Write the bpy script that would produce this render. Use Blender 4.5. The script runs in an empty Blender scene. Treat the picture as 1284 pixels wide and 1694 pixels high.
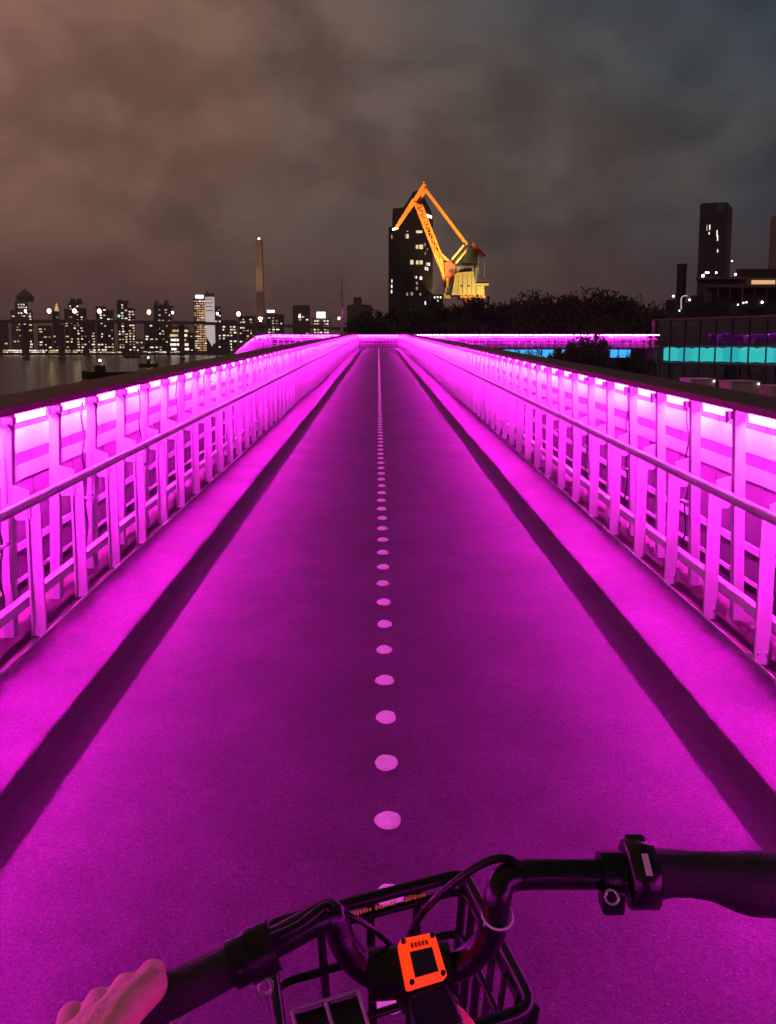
import bpy, bmesh, math, random
from mathutils import Vector, Matrix
R = math.radians
random.seed(7)
scene = bpy.context.scene
col = scene.collection

# ------------------------------------------------------------------ camera
PITCH, YAW, CAMZ, FPX = R(6.0), R(0.72), 1.6, 1270.0
cam_d = bpy.data.cameras.new('camera')
cam = bpy.data.objects.new('camera', cam_d); col.objects.link(cam)
cam.location = (0, 0, CAMZ)
cam.rotation_euler = (R(90) - PITCH, 0, -YAW)
cam_d.sensor_fit = 'VERTICAL'; cam_d.sensor_height = 36.0
cam_d.lens = FPX / 1694.0 * 36.0
cam_d.shift_y = -(847.0 - 707.5) / 1694.0
cam_d.clip_start = 0.05; cam_d.clip_end = 20000
scene.camera = cam
scene.render.engine = 'CYCLES'
scene.cycles.use_denoising = True
scene.cycles.max_bounces = 6
scene.cycles.diffuse_bounces = 3
scene.cycles.transparent_max_bounces = 12
scene.cycles.sample_clamp_indirect = 6.0
scene.cycles.caustics_reflective = False
scene.cycles.caustics_refractive = False
vs = scene.view_settings
vs.view_transform = 'Standard'; vs.look = 'None'; vs.exposure = 0.0; vs.gamma = 1.0

# ------------------------------------------------------------------ night sky: clouds lit by the city
world = bpy.data.worlds.new('World'); scene.world = world; world.use_nodes = True
nt = world.node_tree; N = nt.nodes; L = nt.links; N.clear()
def nd(t, **kw):
    n = N.new(t)
    for k, v in kw.items(): setattr(n, k, v)
    return n
def wmath(op, a, b=None, clamp=False):
    n = nd('ShaderNodeMath', operation=op, use_clamp=clamp)
    for i, s in enumerate((a, b)):
        if s is None: continue
        if isinstance(s, (int, float)): n.inputs[i].default_value = s
        else: L.new(s, n.inputs[i])
    return n.outputs[0]
def wrange(s, a, b, c, d):
    n = nd('ShaderNodeMapRange'); n.interpolation_type = 'SMOOTHSTEP'
    L.new(s, n.inputs[0])
    for i, v in enumerate((a, b, c, d)): n.inputs[i + 1].default_value = v
    return n.outputs[0]
tc = nd('ShaderNodeTexCoord'); sep = nd('ShaderNodeSeparateXYZ'); L.new(tc.outputs['Generated'], sep.inputs[0])
mp = nd('ShaderNodeMapping'); mp.inputs['Scale'].default_value = (1, 1, 1.5); mp.inputs['Location'].default_value = (0.35, 0.1, 0.62)
L.new(tc.outputs['Generated'], mp.inputs[0])
n1 = nd('ShaderNodeTexNoise'); n1.inputs['Scale'].default_value = 2.1; n1.inputs['Detail'].default_value = 3.5
n1.inputs['Roughness'].default_value = 0.48; n1.inputs['Distortion'].default_value = 0.35; L.new(mp.outputs[0], n1.inputs[0])
n2 = nd('ShaderNodeTexNoise'); n2.inputs['Scale'].default_value = 5.6; n2.inputs['Detail'].default_value = 5
n2.inputs['Roughness'].default_value = 0.50; n2.inputs['Distortion'].default_value = 0.25; L.new(mp.outputs[0], n2.inputs[0])
tx = wmath('ADD', wmath('MULTIPLY', sep.outputs[0], 1.05), 0.5)
tx = wmath('ADD', tx, wmath('MULTIPLY', wmath('SUBTRACT', n1.outputs[0], 0.5), 0.95))
ramp = nd('ShaderNodeValToRGB'); cr = ramp.color_ramp; L.new(tx, ramp.inputs[0])
cr.elements[0].position = 0.0; cr.elements[0].color = (0.225, 0.107, 0.085, 1)
cr.elements[1].position = 1.0; cr.elements[1].color = (0.035, 0.051, 0.070, 1)
for p, c in ((0.25, (0.192, 0.106, 0.078)), (0.46, (0.140, 0.092, 0.073)), (0.66, (0.092, 0.074, 0.067)), (0.82, (0.052, 0.060, 0.069))):
    e = cr.elements.new(p); e.color = (*c, 1)
elev = wrange(sep.outputs[2], -0.02, 0.30, 0.60, 1.04)
cl = wrange(n2.outputs[0], 0.34, 0.66, 0.70, 1.24)
bright = wmath('MULTIPLY', elev, cl)
mixc = nd('ShaderNodeMix', data_type='RGBA', blend_type='MULTIPLY'); mixc.inputs[0].default_value = 1
L.new(ramp.outputs[0], mixc.inputs[6])
cmb = nd('ShaderNodeCombineColor')
for i in range(3): L.new(bright, cmb.inputs[i])
L.new(cmb.outputs[0], mixc.inputs[7])
# a faint rosy haze of the city close to the horizon
mixh = nd('ShaderNodeMix', data_type='RGBA', blend_type='MIX')
L.new(wrange(sep.outputs[2], 0.0, 0.20, 0.45, 0.0), mixh.inputs[0]); L.new(mixc.outputs[2], mixh.inputs[6])
mixh.inputs[7].default_value = (0.092, 0.042, 0.045, 1)
bg = nd('ShaderNodeBackground'); bg.inputs[1].default_value = 1.0; L.new(mixh.outputs[2], bg.inputs[0])
wo = nd('ShaderNodeOutputWorld'); L.new(bg.outputs[0], wo.inputs[0])

# ------------------------------------------------------------------ pixel rays, to read sizes off the photograph
_f = Vector((math.sin(YAW) * math.cos(PITCH), math.cos(YAW) * math.cos(PITCH), -math.sin(PITCH)))
_r = Vector((math.cos(YAW), -math.sin(YAW), 0))
_u = Vector((math.sin(YAW) * math.sin(PITCH), math.cos(YAW) * math.sin(PITCH), math.cos(PITCH)))
def ray(px, py): return _f + _r * ((px - 642) / FPX) + _u * ((707.5 - py) / FPX)
def at(px, py, Y):
    d = ray(px, py); return Vector((0, 0, CAMZ)) + d * (Y / d.y)
def P(px, py, z):
    d = ray(px, py); return Vector((0, 0, CAMZ)) + d * ((z - CAMZ) / d.z)

# ------------------------------------------------------------------ materials
MATS = {}
def mat(name, color, rough=0.6, metal=0.0, var=0.25, scale=6.0, bump=0.0, bscale=40.0, emit=None, estr=0.0, spec=0.5, coat=0.0):
    m = bpy.data.materials.new(name); m.use_nodes = True
    t = m.node_tree; b = t.nodes['Principled BSDF']
    b.inputs['Roughness'].default_value = rough; b.inputs['Metallic'].default_value = metal
    b.inputs['Specular IOR Level'].default_value = spec; b.inputs['Coat Weight'].default_value = coat
    g = t.nodes.new('ShaderNodeNewGeometry')
    n = t.nodes.new('ShaderNodeTexNoise'); n.inputs['Scale'].default_value = scale; n.inputs['Detail'].default_value = 5
    t.links.new(g.outputs['Position'], n.inputs[0])
    r = t.nodes.new('ShaderNodeValToRGB')
    c0 = [max(0, c * (1 - var)) for c in color]; c1 = [min(1, c * (1 + var)) for c in color]
    r.color_ramp.elements[0].position = 0.3; r.color_ramp.elements[0].color = (*c0, 1)
    r.color_ramp.elements[1].position = 0.7; r.color_ramp.elements[1].color = (*c1, 1)
    t.links.new(n.outputs[0], r.inputs[0]); t.links.new(r.outputs[0], b.inputs['Base Color'])
    if bump:
        n2 = t.nodes.new('ShaderNodeTexNoise'); n2.inputs['Scale'].default_value = bscale; n2.inputs['Detail'].default_value = 4
        t.links.new(g.outputs['Position'], n2.inputs[0])
        bp = t.nodes.new('ShaderNodeBump'); bp.inputs['Strength'].default_value = bump; bp.inputs['Distance'].default_value = 0.01
        t.links.new(n2.outputs[0], bp.inputs['Height']); t.links.new(bp.outputs[0], b.inputs['Normal'])
    if emit:
        b.inputs['Emission Color'].default_value = (*emit, 1); b.inputs['Emission Strength'].default_value = estr
    MATS[name] = m
    return m
M = MATS
LED = (1.0, 0.019, 0.84)
LB = 2350.0
LS = 60.0
mat('steel_paint', (0.50, 0.46, 0.50), 0.5, 0, 0.10, 3.0, 0.08, 60)
mat('rail_metal', (0.34, 0.31, 0.34), 0.33, 0.15, 0.15, 5.0)
mat('kick', (0.034, 0.014, 0.018), 0.6, 0, 0.3, 9.0)
mat('cap_wood', (0.125, 0.028, 0.045), 0.55, 0, 0.35, 2.5, 0.3, 30)
mat('housing', (0.3, 0.28, 0.3), 0.5)
mat('led_bottom', (0.8, 0.6, 0.8), 0.4, emit=LED, estr=LB)
mat('led_side', (0.8, 0.6, 0.8), 0.4, emit=LED, estr=LS)
mat('led_side_dim', (0.8, 0.6, 0.8), 0.4, emit=LED, estr=5.0)
mat('led_bottom_dim', (0.8, 0.6, 0.8), 0.4, emit=LED, estr=LB * .78)
mat('led_bottom_hot', (0.8, 0.6, 0.8), 0.4, emit=LED, estr=LB * 1.15)
mat('cable_black', (0.02, 0.018, 0.02), 0.5, 0, 0.2)
mat('concrete', (0.25, 0.24, 0.23), 0.85, 0, 0.2, 1.2, 0.3, 12)
mat('paint_dot', (0.88, 0.78, 0.86), 0.55, 0, 0.10, 55, 0.3, 260)
mat('tree_bark', (0.05, 0.038, 0.03), 0.9, 0, 0.3, 3)
mat('leaf_dark', (0.040, 0.058, 0.028), 0.7, 0, 0.4, 0.6)
mat('grass', (0.035, 0.05, 0.025), 0.9, 0, 0.4, 0.3)
mat('paving', (0.12, 0.11, 0.11), 0.85, 0, 0.25, 0.6)
mat('tower_dark', (0.055, 0.042, 0.055), 0.5, 0, 0.15, 0.05)
mat('tower_mid', (0.16, 0.12, 0.125), 0.7, 0, 0.15, 0.03)
mat('tower_pale', (0.34, 0.26, 0.25), 0.7, 0, 0.15, 0.03)
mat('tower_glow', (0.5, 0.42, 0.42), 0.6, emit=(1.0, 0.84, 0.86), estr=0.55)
mat('win_warm', (0.5, 0.4, 0.3), 0.4, emit=(1.0, 0.70, 0.42), estr=1.0)
mat('win_white', (0.5, 0.5, 0.5), 0.4, emit=(1.0, 0.86, 0.76), estr=1.5)
mat('win_gold', (0.5, 0.35, 0.15), 0.4, emit=(1.0, 0.60, 0.28), estr=0.75)
mat('win_dim', (0.3, 0.2, 0.2), 0.4, emit=(1.0, 0.58, 0.38), estr=0.4)
mat('sign_white', (0.8, 0.8, 0.8), 0.4, emit=(1.0, 0.96, 0.95), estr=3.0)
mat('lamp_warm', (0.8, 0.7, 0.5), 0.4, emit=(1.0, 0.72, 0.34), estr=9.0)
mat('lamp_white', (0.8, 0.8, 0.8), 0.4, emit=(1.0, 0.92, 0.85), estr=7.0)
mat('lamp_green', (0.3, 0.8, 0.5), 0.4, emit=(0.15, 1.0, 0.6), estr=2.0)
mat('glass_dark', (0.02, 0.022, 0.026), 0.05, 0, 0.1, 1)
mat('frame_dark', (0.05, 0.05, 0.055), 0.5)
mat('teal_light', (0.1, 0.5, 0.5), 0.5, emit=(0.030, 0.62, 0.58), estr=1.5)
mat('teal_light_deep', (0.1, 0.5, 0.5), 0.5, emit=(0.030, 0.56, 0.62), estr=1.3)
mat('blue_light', (0.1, 0.3, 0.6), 0.5, emit=(0.05, 0.36, 0.80), estr=1.3)
mat('crane_orange', (0.62, 0.22, 0.035), 0.55, 0, 0.2, 0.3)
mat('crane_cream', (0.56, 0.43, 0.16), 0.6, 0, 0.15, 0.4)
mat('crane_red', (0.40, 0.06, 0.03), 0.6, 0, 0.2, 0.3)
mat('crane_dark', (0.03, 0.02, 0.02), 0.6)
mat('crane_grey', (0.22, 0.2, 0.21), 0.6)
mat('bike_black', (0.003, 0.003, 0.0034), 0.26, 0, 0.3, 20, 0.15, 120, spec=0.3)
mat('grip_rubber', (0.004, 0.004, 0.0045), 0.55, 0, 0.2, 30, 0.4, 400)
mat('basket_black', (0.003, 0.003, 0.0034), 0.30, 0, 0.3, 20, spec=0.3)
mat('bike_steel', (0.5, 0.48, 0.5), 0.25, 0.9, 0.1, 20)
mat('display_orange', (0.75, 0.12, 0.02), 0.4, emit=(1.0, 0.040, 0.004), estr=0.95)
mat('display_dark', (0.012, 0.010, 0.014), 0.2)
mat('print_red', (0.5, 0.10, 0.05), 0.5, emit=(1.0, 0.12, 0.04), estr=0.25)
mat('skin', (0.74, 0.33, 0.30), 0.5, 0, 0.12, 60, 0.25, 350)
mat('zip_tie', (0.75, 0.72, 0.75), 0.4)
mat('cloth_pink', (0.75, 0.10, 0.16), 0.8, 0, 0.2, 30)
mat('tyre', (0.015, 0.015, 0.015), 0.8)
mat('hull_dark', (0.02, 0.02, 0.024), 0.5)
mat('kiosk', (0.62, 0.46, 0.46), 0.7, 0, 0.15, 2)
mat('mast', (0.8, 0.7, 0.75), 0.4)
mat('bridge_grey', (0.20, 0.15, 0.14), 0.7, 0, 0.15, 0.05)
mat('pylon', (0.60, 0.46, 0.38), 0.7, 0, 0.15, 0.05)

def deck_material():
    m = bpy.data.materials.new('deck_coating'); m.use_nodes = True; t = m.node_tree; b = t.nodes['Principled BSDF']
    g = t.nodes.new('ShaderNodeNewGeometry')
    def noise(s, d, r=0.5):
        n = t.nodes.new('ShaderNodeTexNoise'); n.inputs['Scale'].default_value = s; n.inputs['Detail'].default_value = d
        n.inputs['Roughness'].default_value = r; t.links.new(g.outputs['Position'], n.inputs[0]); return n.outputs[0]
    big, fine, grit = noise(1.3, 4, 0.6), noise(38, 7, 0.75), noise(210, 3, 0.6)
    a = t.nodes.new('ShaderNodeValToRGB'); a.color_ramp.elements[0].position = 0.3; a.color_ramp.elements[1].position = 0.75
    a.color_ramp.elements[0].color = (0.060, 0.010, 0.058, 1); a.color_ramp.elements[1].color = (0.122, 0.021, 0.118, 1)
    mx = t.nodes.new('ShaderNodeMath'); mx.operation = 'MULTIPLY_ADD'; mx.inputs[1].default_value = 0.45
    t.links.new(fine, mx.inputs[0]); 
    m2 = t.nodes.new('ShaderNodeMath'); m2.operation = 'MULTIPLY'; m2.inputs[1].default_value = 0.6
    t.links.new(big, m2.inputs[0]); t.links.new(m2.outputs[0], mx.inputs[2]); t.links.new(mx.outputs[0], a.inputs[0])
    vo = t.nodes.new('ShaderNodeTexVoronoi'); vo.inputs['Scale'].default_value = 190; t.links.new(g.outputs['Position'], vo.inputs['Vector'])
    def rng(sock, lo, hi, c, d):
        r = t.nodes.new('ShaderNodeMapRange'); t.links.new(sock, r.inputs[0])
        for i_, v_ in enumerate((lo, hi, c, d)): r.inputs[i_ + 1].default_value = v_
        return r.outputs[0]
    def mth(op, a_, b_):
        n_ = t.nodes.new('ShaderNodeMath'); n_.operation = op
        for i_, v_ in enumerate((a_, b_)):
            if isinstance(v_, (int, float)): n_.inputs[i_].default_value = v_
            else: t.links.new(v_, n_.inputs[i_])
        return n_.outputs[0]
    sc_ = t.nodes.new('ShaderNodeSeparateColor'); t.links.new(vo.outputs['Color'], sc_.inputs[0])
    fleck = mth('MULTIPLY', rng(vo.outputs['Distance'], 0.2, 0.45, 1, 0), rng(sc_.outputs[0], 0.93, 0.95, 0, 1))
    mf = t.nodes.new('ShaderNodeMix'); mf.data_type = 'RGBA'; t.links.new(fleck, mf.inputs[0]); t.links.new(a.outputs[0], mf.inputs[6]); mf.inputs[7].default_value = (0.24, 0.07, 0.24, 1)
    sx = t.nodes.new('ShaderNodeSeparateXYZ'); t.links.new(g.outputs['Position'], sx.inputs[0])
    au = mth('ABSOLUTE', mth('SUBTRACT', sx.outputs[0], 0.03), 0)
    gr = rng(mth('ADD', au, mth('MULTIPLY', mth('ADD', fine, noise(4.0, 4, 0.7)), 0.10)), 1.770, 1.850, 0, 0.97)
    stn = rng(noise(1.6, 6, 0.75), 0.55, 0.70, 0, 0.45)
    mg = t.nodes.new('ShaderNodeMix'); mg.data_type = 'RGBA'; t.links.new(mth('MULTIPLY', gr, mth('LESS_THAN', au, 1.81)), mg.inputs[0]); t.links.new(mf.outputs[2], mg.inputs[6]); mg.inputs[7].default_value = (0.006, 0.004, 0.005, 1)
    ms = t.nodes.new('ShaderNodeMix'); ms.data_type = 'RGBA'; t.links.new(stn, ms.inputs[0]); t.links.new(mg.outputs[2], ms.inputs[6]); ms.inputs[7].default_value = (0.15, 0.026, 0.125, 1)
    gm = t.nodes.new('ShaderNodeMix'); gm.data_type = 'RGBA'; gm.blend_type = 'MULTIPLY'; gm.inputs[0].default_value = 1
    gv = rng(noise(105, 5, 0.7), 0.33, 0.67, 0.55, 1.45); gv = mth('MULTIPLY', gv, rng(noise(2.6, 6, 0.7), 0.32, 0.68, 0.82, 1.18))
    gc = t.nodes.new('ShaderNodeCombineColor')
    for i_ in range(3): t.links.new(gv, gc.inputs[i_])
    t.links.new(ms.outputs[2], gm.inputs[6]); t.links.new(gc.outputs[0], gm.inputs[7]); t.links.new(gm.outputs[2], b.inputs['Base Color'])
    b.inputs['Roughness'].default_value = 0.62; b.inputs['Specular IOR Level'].default_value = 0.35
    bp = t.nodes.new('ShaderNodeBump'); bp.inputs['Strength'].default_value = 0.9; bp.inputs['Distance'].default_value = 0.006
    t.links.new(grit, bp.inputs['Height']); t.links.new(bp.outputs[0], b.inputs['Normal'])
    MATS['deck'] = m
deck_material()

def mesh_panel_material():
    # fine perforated sheet: part holes, part grey metal
    m = bpy.data.materials.new('perforated_sheet'); m.use_nodes = True; t = m.node_tree
    b = t.nodes['Principled BSDF']; b.inputs['Base Color'].default_value = (0.085, 0.056, 0.085, 1); b.inputs['Roughness'].default_value = 0.6
    tr = t.nodes.new('ShaderNodeBsdfTransparent'); mx = t.nodes.new('ShaderNodeMixShader'); mx.inputs[0].default_value = 0.95
    o = t.nodes['Material Output']
    t.links.new(tr.outputs[0], mx.inputs[1]); t.links.new(b.outputs[0], mx.inputs[2]); t.links.new(mx.outputs[0], o.inputs[0])
    MATS['perforated'] = m
mesh_panel_material()

def water_material():
    m = bpy.data.materials.new('river_water'); m.use_nodes = True; t = m.node_tree; b = t.nodes['Principled BSDF']
    b.inputs['Base Color'].default_value = (0.016, 0.010, 0.012, 1); b.inputs['Roughness'].default_value = 0.16; b.inputs['IOR'].default_value = 1.33
    g = t.nodes.new('ShaderNodeNewGeometry'); mp = t.nodes.new('ShaderNodeMapping'); mp.inputs['Scale'].default_value = (0.25, 0.9, 1)
    t.links.new(g.outputs['Position'], mp.inputs[0])
    n = t.nodes.new('ShaderNodeTexNoise'); n.inputs['Scale'].default_value = 0.35; n.inputs['Detail'].default_value = 6; n.inputs['Roughness'].default_value = 0.6
    t.links.new(mp.outputs[0], n.inputs[0])
    bp = t.nodes.new('ShaderNodeBump'); bp.inputs['Strength'].default_value = 0.35; bp.inputs['Distance'].default_value = 0.6
    t.links.new(n.outputs[0], bp.inputs['Height']); t.links.new(bp.outputs[0], b.inputs['Normal'])
    MATS['water'] = m
water_material()

# ------------------------------------------------------------------ mesh helpers
class MB:
    def __init__(s): s.v = []; s.f = []; s.m = []; s.s = []
    def add(s, vs_, fs, mi=0, smooth=False):
        o = len(s.v); s.v += [tuple(v) for v in vs_]
        for f in fs: s.f.append(tuple(i + o for i in f)); s.m.append(mi); s.s.append(smooth)
        return s
    def box(s, c, d, mi=0, rot=None):
        c = Vector(c); x, y, z = d[0] / 2, d[1] / 2, d[2] / 2
        vs_ = [Vector((i, j, k)) for i in (-x, x) for j in (-y, y) for k in (-z, z)]
        if rot: vs_ = [rot @ v for v in vs_]
        s.add([v + c for v in vs_], [(0, 1, 3, 2), (4, 6, 7, 5), (0, 4, 5, 1), (2, 3, 7, 6), (0, 2, 6, 4), (1, 5, 7, 3)], mi); return s
    def beam(s, a, b, w, h, mi=0, up=Vector((0, 0, 1)), w2=None, h2=None):
        a, b = Vector(a), Vector(b); t = (b - a).normalized()
        sx = t.cross(up); sx = sx.normalized() if sx.length > 1e-5 else Vector((1, 0, 0)); sy = sx.cross(t).normalized()
        w2 = w if w2 is None else w2; h2 = h if h2 is None else h2; vs_ = []
        for p, ww, hh in ((a, w, h), (b, w2, h2)):
            for i, j in ((-1, -1), (1, -1), (1, 1), (-1, 1)): vs_.append(p + sx * (i * ww / 2) + sy * (j * hh / 2))
        s.add(vs_, [(0, 3, 2, 1), (4, 5, 6, 7), (0, 1, 5, 4), (1, 2, 6, 5), (2, 3, 7, 6), (3, 0, 4, 7)], mi); return s
    def tube(s, pts, r, n=10, mi=0, cap=True):
        pts = [Vector(p) for p in pts]; rs = r if isinstance(r, (list, tuple)) else [r] * len(pts)
        o = len(s.v); vs_ = []; prev = None
        for i, p in enumerate(pts):
            t = (pts[min(i + 1, len(pts) - 1)] - pts[max(i - 1, 0)]).normalized()
            if prev is None:
                a = Vector((0, 0, 1)) if abs(t.z) < 0.9 else Vector((1, 0, 0)); u = t.cross(a).normalized()
            else:
                u = (prev - t * prev.dot(t)).normalized()
            prev = u; w = t.cross(u)
            for k in range(n):
                an = 2 * math.pi * k / n; vs_.append(p + (u * math.cos(an) + w * math.sin(an)) * rs[i])
        fs = []
        for i in range(len(pts) - 1):
            for k in range(n):
                a0 = i * n + k; a1 = i * n + (k + 1) % n; fs.append((a0, a1, a1 + n, a0 + n))
        s.add(vs_, fs, mi, True)
        if cap:
            s.add(vs_[:n], [tuple(reversed(range(n)))], mi); s.add(vs_[-n:], [tuple(range(n))], mi)
        return s
    def prism(s, poly, ext, mi=0):
        n = len(poly); poly = [Vector(p) for p in poly]; ext = Vector(ext)
        s.add(poly + [p + ext for p in poly], [tuple(range(n)), tuple(reversed(range(n, 2 * n)))] + [(i, i + n, (i + 1) % n + n, (i + 1) % n) for i in range(n)], mi); return s
    def ball(s, c, r, mi=0, n=10, k=6, sc=(1, 1, 1)):
        vs_ = [Vector((0, 0, r))]; fs = []
        for i in range(1, k):
            a = math.pi * i / k
            for j in range(n):
                b = 2 * math.pi * j / n; vs_.append(Vector((r * math.sin(a) * math.cos(b), r * math.sin(a) * math.sin(b), r * math.cos(a))))
        vs_.append(Vector((0, 0, -r))); last = len(vs_) - 1
        for j in range(n):
            fs.append((0, 1 + j, 1 + (j + 1) % n)); fs.append((last, 1 + (k - 2) * n + (j + 1) % n, 1 + (k - 2) * n + j))
            for i in range(k - 2):
                a0 = 1 + i * n + j; a1 = 1 + i * n + (j + 1) % n; fs.append((a0, a0 + n, a1 + n, a1))
        c = Vector(c); s.add([Vector((v.x * sc[0], v.y * sc[1], v.z * sc[2])) + c for v in vs_], fs, mi, True); return s
    def mesh(s, name, mats):
        me = bpy.data.meshes.new(name); me.from_pydata(s.v, [], s.f)
        for m in (mats if isinstance(mats, (list, tuple)) else [mats]): me.materials.append(M[m])
        me.polygons.foreach_set('material_index', s.m); me.polygons.foreach_set('use_smooth', s.s); me.update()
        bm = bmesh.new(); bm.from_mesh(me); bmesh.ops.recalc_face_normals(bm, faces=bm.faces[:]); bm.to_mesh(me); bm.free()
        return me
    def build(s, name, mats, parent=None, bevel=0.0, origin=None):
        if origin is not None:
            o_ = Vector(origin); s.v = [tuple(Vector(v) - o_) for v in s.v]
        elif parent is not None:
            o_ = parent_world(parent); s.v = [tuple(Vector(v) - o_) for v in s.v]
        ob = put(name, s.mesh(name, mats), parent)
        if origin is not None: ob.location = origin
        if bevel:
            b = ob.modifiers.new('bevel', 'BEVEL'); b.width = bevel; b.segments = 2; b.limit_method = 'ANGLE'
        return ob
def parent_world(o):
    v = Vector((0, 0, 0))
    while o is not None: v += Vector(o.location); o = o.parent
    return v
def put(name, data, parent=None, loc=(0, 0, 0), rot=(0, 0, 0)):
    o = bpy.data.objects.new(name, data); col.objects.link(o); o.parent = parent; o.location = loc; o.rotation_euler = rot; return o
def tag(o, label, cat, group=None):
    o['label'] = label; o['category'] = cat
    if group: o['group'] = group
    return o
def thing(name, label, cat, loc=(0, 0, 0), group=None): return tag(put(name, None, None, loc), label, cat, group)
def structure(o): o['kind'] = 'structure'; return o
def stuff(o): o['kind'] = 'stuff'; return o

# ------------------------------------------------------------------ ground, river, banks
WZ, GZ = -8.4, -3.5
w = MB(); w.add([(-6000, -2000, WZ), (6000, -2000, WZ), (6000, 8000, WZ), (-6000, 8000, WZ)], [(0, 1, 2, 3)])
structure(w.build('river', 'water'))
b = MB(); poly = [(3.2, -60), (600, -60), (600, 900), (60, 900), (-6, 130), (-13, 74), (3.2, 60)]
b.prism([(x, y, WZ - 1) for x, y in poly], (0, 0, GZ - WZ + 1)); structure(b.build('riverbank', 'paving'))
b = MB(); b.prism([(-2500, 985, WZ - 1), (1500, 985, WZ - 1), (1500, 4000, WZ - 1), (-2500, 4000, WZ - 1)], (0, 0, 3.2)); structure(b.build('far_bank', 'grass'))

# ------------------------------------------------------------------ the walkway deck
XC = 0.03
SL = 0.0240
def prof(y):
    if y < 50: return SL * y
    d = min(y - 50, 28); return SL * 50 + SL * (d - d * d / 56)
def slope(y):
    if y < 50: return SL
    return SL * (1 - min(y - 50, 28) / 28)
Y0, Y1 = -6.0, 70.0
ys = [Y0 + i * (Y1 - Y0) / 76 for i in range(77)]
def strip(u0, u1, z0, z1, ysamp=None):
    """a long solid bar following the deck: across from u0 to u1, up from z0 to z1"""
    s = MB(); vs_ = []; yy = ysamp or ys; n = len(yy)
    for y in yy:
        p = prof(y)
        vs_ += [(XC + u0, y, p + z0), (XC + u1, y, p + z0), (XC + u1, y, p + z1), (XC + u0, y, p + z1)]
    fs = [(0, 1, 2, 3), tuple(4 * (n - 1) + k for k in (3, 2, 1, 0))]
    for i in range(n - 1):
        for k in range(4): fs.append((4 * i + k, 4 * i + (k + 1) % 4, 4 * i + 4 + (k + 1) % 4, 4 * i + 4 + k))
    s.add(vs_, fs); return s
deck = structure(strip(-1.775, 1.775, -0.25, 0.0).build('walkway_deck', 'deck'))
dots = []; k = 26
for sd in range(6):
    rd_ = random.Random(sd); dm = MB(); a1, a2_ = rd_.uniform(0, 6), rd_.uniform(0, 6)
    rr_ = [1 + .03 * math.sin(2 * math.pi * i / k * 3 + a1) + .02 * math.sin(2 * math.pi * i / k * 5 + a2_) + rd_.uniform(-.02, .02) for i in range(k)]
    rings = [(1.0, 0.0), (0.93, 0.006), (0.72, 0.012), (0.40, 0.0155)]
    dm.add([(0.042 * f_ * rr_[i] * math.cos(2 * math.pi * i / k), 0.048 * f_ * rr_[i] * math.sin(2 * math.pi * i / k), z_) for f_, z_ in rings for i in range(k)],
           [tuple(range(3 * k, 4 * k))] + [(j * k + i, j * k + (i + 1) % k, (j + 1) * k + (i + 1) % k, (j + 1) * k + i) for j in range(3) for i in range(k)], 0, True)
    dots.append(dm.mesh('marking_dot', 'paint_dot'))
t0 = 2.365 - 0.336 * 4
for i in range(204):
    y = t0 + 0.336 * i
    if y > Y1 - 0.3: break
    o = put('marking_dot', dots[(i * 5) % 6], deck, (XC + random.uniform(-.004, .004), y, prof(y) + 0.001), (math.atan(slope(y)), 0, 0))
    o.scale = (random.uniform(.94, 1.06), random.uniform(.92, 1.08), 1)
for y in range(2, 68, 13):
    z = prof(y)
    b = MB().box((XC, y, (z - 0.55 + WZ - 1) / 2), (0.7, 0.7, z - 0.55 - WZ + 1)).box((XC, y, z - 0.42), (3.0, 0.5, 0.33))
    b.build('pier', 'concrete', deck)

# ------------------------------------------------------------------ railings (pieces built for a railing whose outside is +x)
def rotx(a): return Matrix.Rotation(a, 3, 'X')
fp = MB().box((1.820, 0, 0.363), (0.072, 0.016, 0.746)).box((1.846, 0.017, 0.363), (0.012, 0.018, 0.746)).box((1.765, 0.004, 0.728), (0.056, 0.012, 0.012))
for bx_, bz_ in ((1.800, .05), (1.838, .05), (1.819, .69)): fp.tube([(bx_, -.008, bz_), (bx_, -.013, bz_)], .006, 6)
front_post = fp.mesh('front_post', 'steel_paint')
bp_ = MB().beam((1.975, 0, -0.12), (1.930, 0, 1.165), 0.056, 0.045, 0, Vector((0, 1, 0)))
back_post = bp_.mesh('back_post', 'steel_paint')
gs = MB().prism([(1.83, 0.012, 0.625), (1.83, 0.012, 0.770), (1.928, 0.012, 0.800), (1.945, 0.012, 0.69), (1.905, 0.012, 0.615), (1.845, 0.012, 0.615)], (0, 0.008, 0))
gusset = gs.mesh('bracket', 'steel_paint')
pn = MB().box((2.075, 0.2925, 0.545), (0.004, 0.575, 1.17)); panel = pn.mesh('mesh_panel', 'perforated')
TUBE = 0.48
def tube_mesh(both=False, bm_='led_bottom'):
    t = MB(); x0, x1, y0_, y1_, z0, z1 = 1.951, 1.965, 0.055, 0.055 + TUBE, 1.102, 1.158
    v = [(x0, y0_, z0), (x1, y0_, z0 + .0075), (x1, y1_, z0 + .0075), (x0, y1_, z0), (x0 - .006, y0_, z1), (x1 + .006, y0_, z1), (x1 + .006, y1_, z1), (x0 - .006, y1_, z1)]
    t.add(v, [(4, 5, 6, 7)], 0); t.add(v, [(0, 1, 5, 4), (2, 3, 7, 6)], 2); t.add(v, [(0, 1, 2, 3)], 1)
    t.add(v, [(0, 4, 7, 3)], 2); t.add(v, [(1, 2, 6, 5)], 3 if both else 0)
    t.box((1.958, 0.295, 1.168), (0.03, 0.46, 0.018), 0)
    return t.mesh('light_tube', ['housing', bm_, 'led_side', 'led_side_dim'])
light_tubes = [tube_mesh(False, q_) for q_ in ('led_bottom', 'led_bottom_hot', 'led_bottom', 'led_bottom_dim')]; light_tube_open = tube_mesh(True); tube_rnd = random.Random(12)
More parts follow.
